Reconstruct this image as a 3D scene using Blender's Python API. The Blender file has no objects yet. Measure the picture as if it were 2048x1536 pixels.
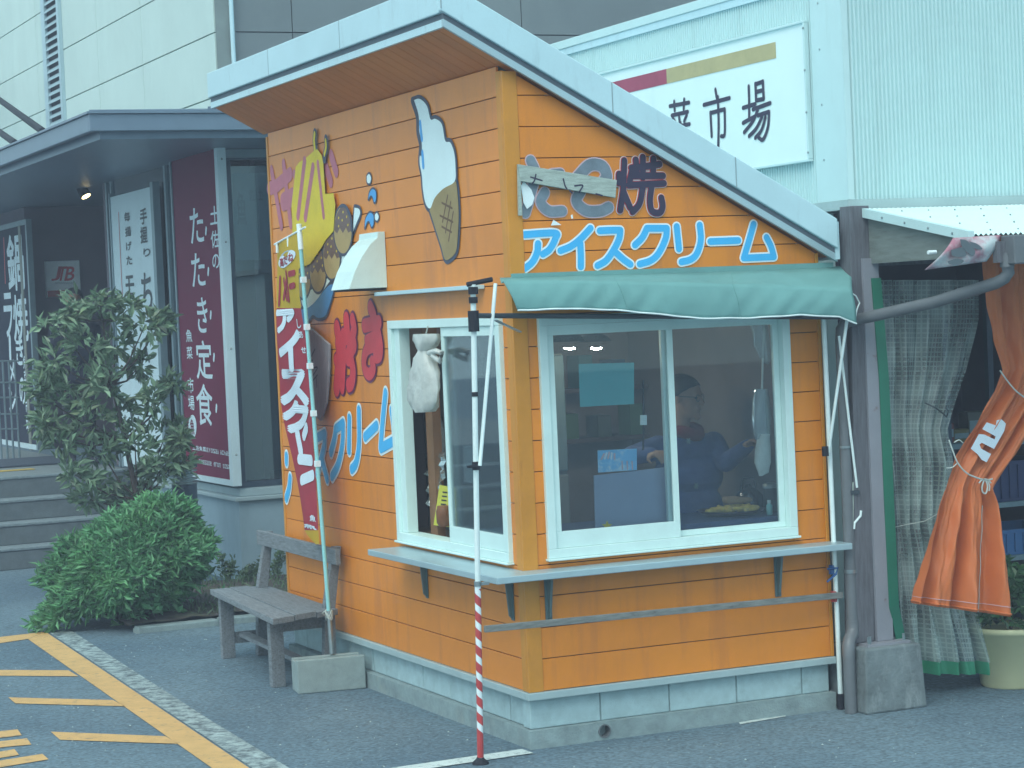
import bpy, math, random
import numpy as np
from mathutils import Vector, Matrix

random.seed(7)
rng = np.random.default_rng(11)
scene = bpy.context.scene
COL = scene.collection

# ------------------------------------------------------------------ camera
CAM = np.array([-4.6243, -10.2192, 2.2])
CR = 4479.6            # focal length in photo pixels (photo 2048 wide)
YAW, PITCH, ROLL = 0.422409, -0.0320908, -0.0451580
_f = np.array([math.cos(PITCH)*math.sin(YAW), math.cos(PITCH)*math.cos(YAW), math.sin(PITCH)])
_r = np.array([math.cos(YAW), -math.sin(YAW), 0.0])
_u = np.cross(_r, _f)
_c, _s = math.cos(ROLL), math.sin(ROLL)
AX = np.array([_c*_r+_s*_u, -_s*_r+_c*_u, _f])
cam_data = bpy.data.cameras.new("camera")
cam_data.sensor_width = 36.0
cam_data.lens = CR/2048*36.0
cam_data.clip_end = 500
cam = bpy.data.objects.new("camera", cam_data)
COL.objects.link(cam)
m4 = Matrix.Identity(4)
for i in range(3):
    m4[i][0] = AX[0][i]; m4[i][1] = AX[1][i]; m4[i][2] = -AX[2][i]; m4[i][3] = CAM[i]
cam.matrix_world = m4
scene.camera = cam

# ------------------------------------------------------------------ sky, sun, exposure
SUN_EL, SUN_AZ = math.radians(52), math.radians(226)
world = bpy.data.worlds.new("World"); scene.world = world
world.use_nodes = True
wn = world.node_tree.nodes; wl = world.node_tree.links
bgn = wn.get("Background") or wn.new("ShaderNodeBackground")
sky = wn.new("ShaderNodeTexSky"); sky.sky_type = 'NISHITA'; sky.sun_disc = False
sky.sun_elevation = SUN_EL; sky.sun_rotation = SUN_AZ
sky.dust_density = 6.0; sky.air_density = 1.0; sky.ozone_density = 1.0
ovc = wn.new("ShaderNodeMix"); ovc.data_type = 'RGBA'; ovc.blend_type = 'MIX'
ovc.inputs[0].default_value = 0.70
ovc.inputs[7].default_value = (4.1, 6.3, 6.9, 1)      # even overcast deck, thin cyan grey
wl.new(sky.outputs[0], ovc.inputs[6]); wl.new(ovc.outputs[2], bgn.inputs[0])
bgn.inputs[1].default_value = 0.135
sun_d = bpy.data.lights.new("sun", 'SUN'); sun_d.energy = 1.0; sun_d.angle = math.radians(40)
sun_d.color = (0.86, 1.0, 0.97)
sun = bpy.data.objects.new("sun", sun_d); COL.objects.link(sun)
sdir = Vector((math.sin(SUN_AZ)*math.cos(SUN_EL), math.cos(SUN_AZ)*math.cos(SUN_EL), math.sin(SUN_EL)))
sun.rotation_euler = sdir.to_track_quat('Z', 'Y').to_euler()
vs = scene.view_settings
vs.view_transform = 'Standard'; vs.look = 'None'; vs.gamma = 1.0; vs.exposure = 0.56
vs.use_curve_mapping = False
scene.render.engine = 'CYCLES'
scene.cycles.use_denoising = True
scene.cycles.max_bounces = 6
scene.cycles.transparent_max_bounces = 16

# ------------------------------------------------------------------ helpers
def P(px, py, axis, val):
    """point of the photo's view ray on the real plane axis = val"""
    d = AX.T @ np.array([(px-1024)/CR, -(py-768)/CR, 1.0])
    t = (val-CAM[axis])/d[axis]
    return CAM + d*t

ORG = {}
def org(o): return ORG.get(o.name, np.zeros(3)) if o else np.zeros(3)

def tag(o, label=None, cat=None, group=None, kind=None):
    if label: o["label"] = label
    if cat: o["category"] = cat
    if group: o["group"] = group
    if kind: o["kind"] = kind
    return o

def thing(name, loc, label, cat, group=None):
    o = bpy.data.objects.new(name, None); COL.objects.link(o)
    o.location = loc; o.empty_display_size = 0.2
    ORG[o.name] = np.array(loc, float)
    return tag(o, label, cat, group)

class MB:
    def __init__(s): s.v = []; s.f = []; s.mi = []
    def add(s, vs_, fs, mi=0):
        n = len(s.v); s.v.extend([tuple(map(float, p)) for p in vs_])
        for f in fs: s.f.append([i+n for i in f]); s.mi.append(mi)
        return s
    def box(s, x0, x1, y0, y1, z0, z1, mi=0):
        v = [(x0,y0,z0),(x1,y0,z0),(x1,y1,z0),(x0,y1,z0),(x0,y0,z1),(x1,y0,z1),(x1,y1,z1),(x0,y1,z1)]
        return s.add(v, [(0,3,2,1),(4,5,6,7),(0,1,5,4),(1,2,6,5),(2,3,7,6),(3,0,4,7)], mi)
    def pbox(s, axis, val, u0, u1, v0, v1, d0, d1, mi=0):
        """box on a wall plane: axis 0 -> u is y, axis 1 -> u is x; d is the distance out of the wall"""
        if axis == 0: return s.box(val-d1, val-d0, min(u0,u1), max(u0,u1), v0, v1, mi)
        return s.box(min(u0,u1), max(u0,u1), val-d1, val-d0, v0, v1, mi)
    def prism(s, poly, ext, mi=0):
        n = len(poly); a = [np.array(p, float) for p in poly]; e = np.array(ext, float)
        v = a+[p+e for p in a]
        f = [tuple(range(n))[::-1], tuple(range(n, 2*n))]+[(i,(i+1)%n,n+(i+1)%n,n+i) for i in range(n)]
        return s.add(v, f, mi)
    def hexa(s, bot, top, mi=0):
        return s.add(list(bot)+list(top), [(0,3,2,1),(4,5,6,7),(0,1,5,4),(1,2,6,5),(2,3,7,6),(3,0,4,7)], mi)
    def beam(s, a, b, w, h, up=(0,0,1), mi=0):
        a = np.array(a,float); b = np.array(b,float); d = b-a; d /= np.linalg.norm(d)
        r = np.cross(d, up); r /= np.linalg.norm(r); u = np.cross(r, d)
        q = [-r*w/2-u*h/2, r*w/2-u*h/2, r*w/2+u*h/2, -r*w/2+u*h/2]
        return s.prism([a+k for k in q], b-a, mi)
    def tube(s, pts, r, n=8, mi=0, cap=True):
        pts = [np.array(p, float) for p in pts]; k = len(pts)
        rs = [r]*k if np.isscalar(r) else list(r)
        v = []; f = []; prev = None
        for i, p in enumerate(pts):
            d = pts[min(i+1,k-1)]-pts[max(i-1,0)]; d = d/(np.linalg.norm(d)+1e-9)
            if prev is None:
                t = np.array([0,0,1.0]) if abs(d[2]) < .9 else np.array([1.0,0,0])
            else: t = prev
            a = t-d*(t@d); a /= np.linalg.norm(a)+1e-9; b = np.cross(d, a); prev = a
            for j in range(n):
                an = 2*math.pi*j/n; v.append(p+rs[i]*(math.cos(an)*a+math.sin(an)*b))
        for i in range(k-1):
            for j in range(n):
                j2 = (j+1)%n; f.append((i*n+j, i*n+j2, (i+1)*n+j2, (i+1)*n+j))
        if cap:
            m_ = len(v); v += v[:n]+v[(k-1)*n:k*n]
            f.append(tuple(range(m_, m_+n))[::-1]); f.append(tuple(range(m_+n, m_+2*n)))
        return s.add(v, f, mi)
    def lathe(s, prof, c, n=20, mi=0):
        c = np.array(c, float)
        v = [c+np.array([r*math.cos(2*math.pi*j/n), r*math.sin(2*math.pi*j/n), z]) for r, z in prof for j in range(n)]
        f = [(i*n+j, i*n+(j+1)%n, (i+1)*n+(j+1)%n, (i+1)*n+j) for i in range(len(prof)-1) for j in range(n)]
        m_ = len(v); v += v[:n]+v[(len(prof)-1)*n:len(prof)*n]
        f += [tuple(range(m_, m_+n))[::-1], tuple(range(m_+n, m_+2*n))]
        return s.add(v, f, mi)
    def ball(s, c, r, n=12, mi=0):
        r = (r,r,r) if np.isscalar(r) else r
        prof = [(math.sin(t), -math.cos(t)) for t in np.linspace(0.02, math.pi-0.02, n//2+1)]
        k = len(s.v); s.lathe(prof, (0,0,0), n, mi)
        for i in range(k, len(s.v)): s.v[i] = tuple(np.array(s.v[i])*np.array(r)+np.array(c))
        return s
    def grid(s, pts, mi=0):
        R, C_ = len(pts), len(pts[0])
        return s.add([p for row in pts for p in row],
                     [(i*C_+j, i*C_+j+1, (i+1)*C_+j+1, (i+1)*C_+j) for i in range(R-1) for j in range(C_-1)], mi)
    def build(s, name, mat, parent=None, smooth=False, bevel=0, label=None, solid=0):
        me = bpy.data.meshes.new(name)
        A = np.array(s.v, float)
        if parent is None: o0 = np.array([(A[:,0].min()+A[:,0].max())/2, (A[:,1].min()+A[:,1].max())/2, A[:,2].min()])
        else: o0 = org(parent)
        me.from_pydata((A-o0).tolist(), [], s.f)
        for mm in (mat if isinstance(mat, (list, tuple)) else [mat]): me.materials.append(mm)
        if any(s.mi): me.polygons.foreach_set("material_index", s.mi)
        if smooth: me.polygons.foreach_set("use_smooth", [True]*len(me.polygons))
        me.update()
        o = bpy.data.objects.new(name, me); COL.objects.link(o)
        ORG[o.name] = o0
        if parent is None: o.location = o0
        else: o.parent = parent
        if bevel:
            b = o.modifiers.new("bevel", 'BEVEL'); b.width = bevel; b.segments = 2; b.limit_method = 'ANGLE'
        if solid:
            b = o.modifiers.new("solid", 'SOLIDIFY'); b.thickness = solid; b.offset = 0
        if label: o["label"] = label
        return o

# ------------------------------------------------------------------ materials
def mat(name, col, rough=0.6, metal=0.0, var=0.12, scale=6.0, bump=0.0, bscale=60.0, streak=None, spec=0.5,
        rnd=0.0, stretch=(1,1,1), col2=None, f2=(0.55,0.7), s2=3.0, island=0.0, trans=0.0):
    m = bpy.data.materials.new(name); m.use_nodes = True
    nt = m.node_tree; N = nt.nodes; L = nt.links
    b = N["Principled BSDF"]
    b.inputs["Roughness"].default_value = rough; b.inputs["Metallic"].default_value = metal
    b.inputs["Specular IOR Level"].default_value = spec
    tc = N.new("ShaderNodeTexCoord"); mp = N.new("ShaderNodeMapping"); mp.inputs["Scale"].default_value = stretch
    L.new(tc.outputs["Object"], mp.inputs[0])
    nz = N.new("ShaderNodeTexNoise"); nz.inputs["Scale"].default_value = scale; nz.inputs["Detail"].default_value = 6
    nz.inputs["Roughness"].default_value = 0.65
    L.new(mp.outputs[0], nz.inputs["Vector"])
    cr = N.new("ShaderNodeValToRGB")
    c = np.array(col[:3])
    cr.color_ramp.elements[0].position = 0.3; cr.color_ramp.elements[1].position = 0.7
    cr.color_ramp.elements[0].color = (*np.clip(c*(1-var), 0, 1), 1)
    cr.color_ramp.elements[1].color = (*np.clip(c*(1+var), 0, 1), 1)
    L.new(nz.outputs["Fac"], cr.inputs[0])
    out = cr.outputs[0]
    if col2 is not None:
        n2 = N.new("ShaderNodeTexNoise"); n2.inputs["Scale"].default_value = s2; n2.inputs["Detail"].default_value = 8
        n2.inputs["Roughness"].default_value = 0.7
        mp2 = N.new("ShaderNodeMapping"); mp2.inputs["Scale"].default_value = streak or (1,1,1)
        mp2.inputs["Location"].default_value = (3.1, 7.7, 1.3)
        L.new(tc.outputs["Object"], mp2.inputs[0]); L.new(mp2.outputs[0], n2.inputs["Vector"])
        r2 = N.new("ShaderNodeValToRGB"); r2.color_ramp.elements[0].position = f2[0]; r2.color_ramp.elements[1].position = f2[1]
        L.new(n2.outputs["Fac"], r2.inputs[0])
        mx = N.new("ShaderNodeMix"); mx.data_type = 'RGBA'
        L.new(r2.outputs[0], mx.inputs[0]); L.new(out, mx.inputs[6]); mx.inputs[7].default_value = (*col2, 1)
        out = mx.outputs[2]
    if rnd or island:
        if island:
            g = N.new("ShaderNodeNewGeometry"); src = g.outputs["Random Per Island"]; amt = island
        else:
            g = N.new("ShaderNodeObjectInfo"); src = g.outputs["Random"]; amt = rnd
        mr = N.new("ShaderNodeMapRange"); mr.inputs[3].default_value = 1-amt; mr.inputs[4].default_value = 1+amt
        L.new(src, mr.inputs[0])
        hs = N.new("ShaderNodeHueSaturation"); L.new(mr.outputs[0], hs.inputs["Value"]); L.new(out, hs.inputs["Color"])
        out = hs.outputs[0]
    L.new(out, b.inputs["Base Color"])
    if bump:
        n3 = N.new("ShaderNodeTexNoise"); n3.inputs["Scale"].default_value = bscale; n3.inputs["Detail"].default_value = 4
        L.new(mp.outputs[0], n3.inputs["Vector"])
        bp = N.new("ShaderNodeBump"); bp.inputs["Strength"].default_value = bump; bp.inputs["Distance"].default_value = 0.01
        L.new(n3.outputs["Fac"], bp.inputs["Height"]); L.new(bp.outputs[0], b.inputs["Normal"])
    if trans:
        t = N.new("ShaderNodeBsdfTranslucent"); L.new(out, t.inputs[0])
        ms = N.new("ShaderNodeMixShader"); ms.inputs[0].default_value = trans
        L.new(b.outputs[0], ms.inputs[1]); L.new(t.outputs[0], ms.inputs[2])
        L.new(ms.outputs[0], N["Material Output"].inputs[0])
    return m

def glass_mat(name, tint=(0.8,0.9,0.92), refl=1.0, base=0.04, milk=0.0, milkcol=(0.6,0.75,0.8)):
    m = bpy.data.materials.new(name); m.use_nodes = True
    N = m.node_tree.nodes; L = m.node_tree.links; N.clear()
    o = N.new("ShaderNodeOutputMaterial"); tr = N.new("ShaderNodeBsdfTransparent"); gl = N.new("ShaderNodeBsdfGlossy")
    tr.inputs[0].default_value = (*tint, 1); gl.inputs["Roughness"].default_value = 0.02
    lw = N.new("ShaderNodeFresnel"); lw.inputs[0].default_value = 1.5
    mu = N.new("ShaderNodeMath"); mu.operation = 'MULTIPLY_ADD'; mu.inputs[1].default_value = refl; mu.inputs[2].default_value = base
    L.new(lw.outputs[0], mu.inputs[0])
    ms = N.new("ShaderNodeMixShader"); L.new(mu.outputs[0], ms.inputs[0]); L.new(tr.outputs[0], ms.inputs[1]); L.new(gl.outputs[0], ms.inputs[2])
    last = ms
    if milk:
        df = N.new("ShaderNodeBsdfDiffuse"); df.inputs[0].default_value = (*milkcol, 1)
        m2 = N.new("ShaderNodeMixShader"); m2.inputs[0].default_value = milk
        L.new(last.outputs[0], m2.inputs[1]); L.new(df.outputs[0], m2.inputs[2]); last = m2
    L.new(last.outputs[0], o.inputs[0])
    return m

def emit_mat(name, col, st):
    m = bpy.data.materials.new(name); m.use_nodes = True
    b = m.node_tree.nodes["Principled BSDF"]
    b.inputs["Base Color"].default_value = (*col, 1); b.inputs["Emission Color"].default_value = (*col, 1)
    b.inputs["Emission Strength"].default_value = st
    return m

M = {}
M['orange'] = mat("orange_siding", (0.74,0.238,0.014), 0.42, var=0.07, scale=2.5, bump=0.05, bscale=140, rnd=0.06,
                  col2=(0.52,0.17,0.04), f2=(0.50,0.82), s2=1.8, streak=(5,5,0.5))
M['orange_trim'] = mat("orange_corner_trim", (0.61,0.245,0.02), 0.5, var=0.10, scale=5, col2=(0.40,0.14,0.02), f2=(0.62,0.8), s2=4, streak=(4,4,0.8))
M['soffit'] = mat("orange_soffit", (0.62,0.20,0.045), 0.55, var=0.08, scale=4, rnd=0.05)
M['fascia'] = mat("pale_blue_metal", (0.49,0.69,0.75), 0.35, var=0.06, scale=2, col2=(0.33,0.46,0.50), f2=(0.55,0.9), s2=4, streak=(3,3,0.7))
M['base_seam'] = mat("fascia_seam_grey", (0.28,0.38,0.42), 0.6)
M['groove'] = mat("grey_joint", (0.10,0.13,0.16), 0.7)
M['block'] = mat("painted_block", (0.36,0.50,0.53), 0.9, var=0.12, scale=14, bump=0.35, bscale=220, rnd=0.05,
                 col2=(0.20,0.28,0.29), f2=(0.55,0.8), s2=4)
M['footing'] = mat("old_concrete", (0.23,0.30,0.31), 0.95, var=0.25, scale=9, bump=0.5, bscale=90, col2=(0.28,0.33,0.32), f2=(0.55,0.75), s2=5)
M['concrete'] = mat("cast_concrete", (0.27,0.34,0.34), 0.92, var=0.12, scale=12, bump=0.4, bscale=200, col2=(0.18,0.23,0.23), f2=(0.55,0.8), s2=6)
M['white_frame'] = mat("white_aluminium", (0.64,0.82,0.80), 0.45, var=0.05, scale=8, col2=(0.30,0.38,0.33), f2=(0.68,0.9), s2=14)
M['glass'] = glass_mat("window_glass", (0.90,0.95,0.97), refl=0.8, base=0.01, milk=0.03, milkcol=(0.45,0.6,0.75))
M['glass_dark'] = glass_mat("shop_glass", (0.66,0.76,0.84), refl=1.6, base=0.08)
M['steel_shelf'] = mat("grey_shelf", (0.40,0.54,0.59), 0.35, var=0.08, scale=3, metal=0.3)
M['bracket'] = mat("green_grey_bracket", (0.10,0.17,0.18), 0.5)
M['white_paint'] = mat("white_enamel", (0.76,0.88,0.88), 0.4, var=0.05, scale=20, col2=(0.26,0.24,0.2), f2=(0.70,0.78), s2=30)
M['red_tape'] = mat("red_tape", (0.50,0.06,0.06), 0.5, var=0.15, scale=15)
M['black'] = mat("black_plastic", (0.02,0.022,0.03), 0.7, spec=0.2)
M['awning'] = mat("green_awning", (0.20,0.44,0.43), 0.75, var=0.10, scale=3, bump=0.08, bscale=300, trans=0.25,
                  col2=(0.15,0.34,0.34), f2=(0.5,0.85), s2=2.2)
M['piping'] = mat("white_piping", (0.75,0.86,0.86), 0.6)
M['grey_pipe'] = mat("grey_pvc", (0.135,0.15,0.165), 0.42, var=0.10, scale=6)
M['wood_grey'] = mat("weathered_wood", (0.175,0.20,0.22), 0.85, var=0.30, scale=9, stretch=(9,1.2,9), bump=0.4, bscale=40,
                     col2=(0.07,0.08,0.085), f2=(0.55,0.75), s2=8, streak=(8,1,8), rnd=0.12)
M['wood_x'] = mat("weathered_batten", (0.20,0.21,0.20), 0.85, var=0.35, scale=7, stretch=(1.5,9,14), bump=0.4, bscale=40,
                  col2=(0.09,0.08,0.08), f2=(0.58,0.7), s2=5, streak=(1.5,8,8))
M['wood_plank'] = mat("pale_old_plank", (0.38,0.45,0.41), 0.85, var=0.22, scale=8, stretch=(2,8,12), bump=0.3, bscale=50,
                      col2=(0.15,0.17,0.16), f2=(0.58,0.75), s2=9, streak=(1,6,12))
M['blue_letter'] = mat("sky_blue_vinyl", (0.05,0.44,0.83), 0.4, var=0.06)
M['letter_white'] = mat("white_vinyl", (0.78,0.88,0.90), 0.45, var=0.04)
M['navy_letter'] = mat("navy_paint", (0.028,0.02,0.055), 0.5)
M['letter_red'] = mat("red_paint", (0.60,0.035,0.05), 0.5, var=0.15, scale=4)
M['letter_redrim'] = mat("maroon_rim", (0.16,0.02,0.07), 0.5)
M['film_grey'] = mat("grey_torn_film", (0.17,0.22,0.27), 0.35, var=0.3, scale=7)
M['pink_rim'] = mat("pink_rim", (0.62,0.45,0.5), 0.5)
M['yellow_sheet'] = mat("yellow_sheet", (0.72,0.55,0.02), 0.6, var=0.08, scale=8)
M['pink_tape'] = mat("pink_tape", (0.50,0.15,0.20), 0.6, var=0.12)
M['outline'] = mat("dark_outline", (0.06,0.07,0.11), 0.6)
M['cream_paint'] = mat("soft_cream_paint", (0.74,0.90,0.92), 0.5, var=0.04)
M['waffle'] = mat("waffle_tan", (0.33,0.24,0.10), 0.6)
M['waffle_line'] = mat("waffle_lines", (0.14,0.07,0.03), 0.6)
M['sauce'] = mat("sauce_brown", (0.15,0.085,0.07), 0.5)
M['dumpling'] = mat("dumpling_tan", (0.44,0.31,0.13), 0.6)
M['wave_blue'] = mat("wave_blue", (0.06,0.25,0.55), 0.5)
M['drop_blue'] = mat("drop_blue", (0.07,0.36,0.75), 0.5)
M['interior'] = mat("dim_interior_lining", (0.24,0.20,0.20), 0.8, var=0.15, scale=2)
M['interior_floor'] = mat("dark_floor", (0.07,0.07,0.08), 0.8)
M['galv'] = mat("galvanised_steel", (0.30,0.36,0.38), 0.3, metal=0.7, var=0.15, scale=12)
M['asphalt'] = None
print("helpers ready")

# ------------------------------------------------------------------ flat artwork on planes
def to2(p, axis): return np.array([p[1], p[2]]) if axis == 0 else (np.array([p[0], p[2]]) if axis == 1 else np.array([p[0], p[1]]))
def to3(u, v, axis, val, off):
    if axis == 0: return (val-off, u, v)
    if axis == 1: return (u, val-off, v)
    return (u, v, val+off)
class Crop:
    """pixel frame of an enlarged crop: (x, y)/s + origin = photo pixels"""
    def __init__(s, ox, oy, sc): s.ox, s.oy, s.sc = ox, oy, sc
    def __call__(s, x, y): return s.ox+x/s.sc, s.oy+y/s.sc
PHOTO = Crop(0, 0, 1)

def smooth2(pts, sub=5):
    if len(pts) < 3: return [np.array(p) for p in pts]
    p = [np.array(q, float) for q in pts]; p = [2*p[0]-p[1]]+p+[2*p[-1]-p[-2]]; out = []
    for i in range(1, len(p)-2):
        for t in np.linspace(0, 1, sub, endpoint=False):
            a, b, c, d = p[i-1], p[i], p[i+1], p[i+2]
            out.append(0.5*(2*b+(c-a)*t+(2*a-5*b+4*c-d)*t*t+(3*b-a-3*c+d)*t**3))
    out.append(p[-2]); return out

def strokes(mb, lines, axis, val, r, off, crop=PHOTO, smooth=True, seg=12, mi=0, deform=None, step=0.000012):
    """flat round-ended brush strokes laid on a plane, widths in metres"""
    o = off
    for ln in lines:
        rr = r
        if isinstance(ln, tuple) and np.isscalar(ln[1]): ln, rr = ln
        pts = [to2(P(*crop(*q), axis, val), axis) for q in ln]
        if smooth: pts = smooth2(pts)
        for i, c in enumerate(pts):
            v = [to3(c[0]+rr*math.cos(2*math.pi*k/seg), c[1]+rr*math.sin(2*math.pi*k/seg), axis, val, o) for k in range(seg)]
            if deform: v = [deform(q) for q in v]
            mb.add(v, [tuple(range(seg))], mi); o += step
            if i+1 < len(pts):
                d = pts[i+1]-c; n = np.linalg.norm(d)
                if n < 1e-6: continue
                nn = np.array([-d[1], d[0]])/n*rr
                q = [c+nn, pts[i+1]+nn, pts[i+1]-nn, c-nn]
                v = [to3(k[0], k[1], axis, val, o) for k in q]
                if deform: v = [deform(k) for k in v]
                mb.add(v, [(0,1,2,3)], mi); o += step
    return mb

def shape(mb, pts, axis, val, off, crop=PHOTO, smooth=False, mi=0, thick=0.0):
    q = [to2(P(*crop(*p), axis, val), axis) for p in pts]
    if smooth:
        q = smooth2(q+q[:1], 5)[:-1]
    v = [to3(a[0], a[1], axis, val, off) for a in q]
    if thick:
        w = [to3(a[0], a[1], axis, val, off+thick) for a in q]; n = len(v)
        mb.add(v+w, [tuple(range(n, 2*n))]+[(i,(i+1)%n,n+(i+1)%n,n+i) for i in range(n)], mi)
    else: mb.add(v, [tuple(range(len(v)))], mi)
    return mb
def outline(mb, pts, axis, val, off, r, crop=PHOTO, smooth=True, mi=0):
    return strokes(mb, [list(pts)+[pts[0]]], axis, val, r, off, crop, smooth, seg=8, mi=mi)

_GL = {}
def load_glyphs(chars, bold):
    obs = []
    for ch in chars:
        if (ch, bold) in _GL: continue
        cu = bpy.data.curves.new("glyph", 'FONT'); cu.body = ch; cu.size = 1.0
        cu.resolution_u = 3; cu.offset = bold; cu.fill_mode = 'FRONT'
        ob = bpy.data.objects.new("glyph", cu); COL.objects.link(ob); obs.append((ch, ob))
    bpy.context.view_layer.update()
    dg = bpy.context.evaluated_depsgraph_get()
    for ch, ob in obs:
        ev = ob.evaluated_get(dg); me = ev.to_mesh()
        v = np.array([tuple(x.co)[:2] for x in me.vertices]).reshape(-1, 2); f = [tuple(p.vertices) for p in me.polygons]
        ev.to_mesh_clear()
        if len(v): v = (v-v.min(0))/np.maximum(v.max(0)-v.min(0), 1e-6)
        _GL[(ch, bold)] = (v, f)
    for ch, ob in obs:
        cu = ob.data; bpy.data.objects.remove(ob); bpy.data.curves.remove(cu)

def glyph(mb, ch, rect, axis, val, off, crop=PHOTO, bold=0.02, mi=0, deform=None, flip=False):
    """one printed character fitted into a photo-pixel rectangle of a plane"""
    if (ch, 0.0) not in _GL: load_glyphs([ch], 0.0)
    v, f = _GL[(ch, 0.0)]
    (x0, y0), (x1, y1) = crop(rect[0], rect[1]), crop(rect[2], rect[3])
    xc, yc = (x0+x1)/2, (y0+y1)/2
    ul = to2(P(x0, yc, axis, val), axis)[0]; ur = to2(P(x1, yc, axis, val), axis)[0]
    vb = to2(P(xc, y1, axis, val), axis)[1]; vt = to2(P(xc, y0, axis, val), axis)[1]
    em = (abs(vt-vb)+abs(ur-ul))/2
    for k in range(9 if bold > 0.012 else 1):      # heavier weight: the outline laid again around itself
        a_ = k*math.pi/4; du, dv = (0, 0) if k == 8 else (bold*em*math.cos(a_), bold*em*math.sin(a_))
        pts = [to3(ul+(ur-ul)*a+du, vb+(vt-vb)*b+dv, axis, val, off+k*0.00002) for a, b in v]
        if deform:
            pts = [deform(p) for p in pts]
            sh_ = k*0.00003
            pts = [(p[0]-(sh_ if axis == 0 else 0), p[1]-(sh_ if axis == 1 else 0), p[2]) for p in pts]
        mb.add(pts, f, mi)
    return mb

load_glyphs("鍋焼きのラメン土佐たき定食魚菜市場手握り揚げてちモ高だねアイスクし毎ぁあせJTBgyosaichbmefrtn", 0.0)

# ------------------------------------------------------------------ ground
def asphalt_mat():
    m = bpy.data.materials.new("asphalt"); m.use_nodes = True
    N = m.node_tree.nodes; L = m.node_tree.links; b = N["Principled BSDF"]
    tc = N.new("ShaderNodeTexCoord")
    def noise(s, d=5):
        n = N.new("ShaderNodeTexNoise"); n.inputs["Scale"].default_value = s; n.inputs["Detail"].default_value = d
        L.new(tc.outputs["Object"], n.inputs["Vector"]); return n
    big = noise(0.9, 6); fine = noise(48, 5)
    r = N.new("ShaderNodeValToRGB"); r.color_ramp.elements[0].color = (0.086,0.142,0.186,1); r.color_ramp.elements[1].color = (0.136,0.204,0.246,1)
    r.color_ramp.elements[0].position = 0.35; r.color_ramp.elements[1].position = 0.68
    L.new(big.outputs["Fac"], r.inputs[0])
    vo = N.new("ShaderNodeTexVoronoi"); vo.inputs["Scale"].default_value = 38
    L.new(tc.outputs["Object"], vo.inputs["Vector"])
    sp = N.new("ShaderNodeMath"); sp.operation = 'LESS_THAN'; sp.inputs[1].default_value = 0.21
    L.new(vo.outputs["Distance"], sp.inputs[0])
    thr = N.new("ShaderNodeSeparateColor"); L.new(vo.outputs["Color"], thr.inputs[0])
    gt = N.new("ShaderNodeMath"); gt.operation = 'GREATER_THAN'; gt.inputs[1].default_value = 0.80
    L.new(thr.outputs[0], gt.inputs[0])
    an = N.new("ShaderNodeMath"); an.operation = 'MULTIPLY'; L.new(sp.outputs[0], an.inputs[0]); L.new(gt.outputs[0], an.inputs[1])
    am = N.new("ShaderNodeMath"); am.operation = 'MULTIPLY'; am.inputs[1].default_value = 0.62; L.new(an.outputs[0], am.inputs[0])
    mx = N.new("ShaderNodeMix"); mx.data_type = 'RGBA'; L.new(am.outputs[0], mx.inputs[0]); L.new(r.outputs[0], mx.inputs[6])
    mx.inputs[7].default_value = (0.30,0.36,0.35,1)
    m2 = N.new("ShaderNodeMix"); m2.data_type = 'RGBA'; m2.blend_type = 'MULTIPLY'; m2.inputs[0].default_value = 0.85
    r2 = N.new("ShaderNodeValToRGB"); r2.color_ramp.elements[0].position = 0.3; r2.color_ramp.elements[1].position = 0.7
    r2.color_ramp.elements[0].color = (0.45,0.45,0.45,1); r2.color_ramp.elements[1].color = (1.35,1.35,1.35,1)
    L.new(fine.outputs["Fac"], r2.inputs[0]); L.new(mx.outputs[2], m2.inputs[6]); L.new(r2.outputs[0], m2.inputs[7])
    L.new(m2.outputs[2], b.inputs["Base Color"])
    b.inputs["Roughness"].default_value = 0.85
    bp = N.new("ShaderNodeBump"); bp.inputs["Strength"].default_value = 0.6; bp.inputs["Distance"].default_value = 0.006
    L.new(fine.outputs["Fac"], bp.inputs["Height"]); L.new(bp.outputs[0], b.inputs["Normal"])
    return m
M['asphalt'] = asphalt_mat()
def paint_mat(name, col, lo, hi, scale=30):
    """road paint worn through to asphalt by noise"""
    m = mat(name, col, 0.75, var=0.12, scale=6, bump=0.3, bscale=120, col2=(0.07,0.095,0.11), f2=(lo, hi), s2=scale)
    return m
M['paint_yellow'] = paint_mat("worn_yellow_paint", (0.62,0.375,0.14), 0.56, 0.78, 17)
M['paint_white'] = paint_mat("worn_white_paint", (0.37,0.46,0.46), 0.40, 0.62, 16)
M['paint_white2'] = paint_mat("white_line_paint", (0.58,0.66,0.64), 0.52, 0.76, 26)
M['soil'] = mat("dry_soil", (0.075,0.065,0.06), 0.95, var=0.4, scale=8, bump=0.8, bscale=40, col2=(0.10,0.12,0.06), f2=(0.5,0.7), s2=4)

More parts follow.
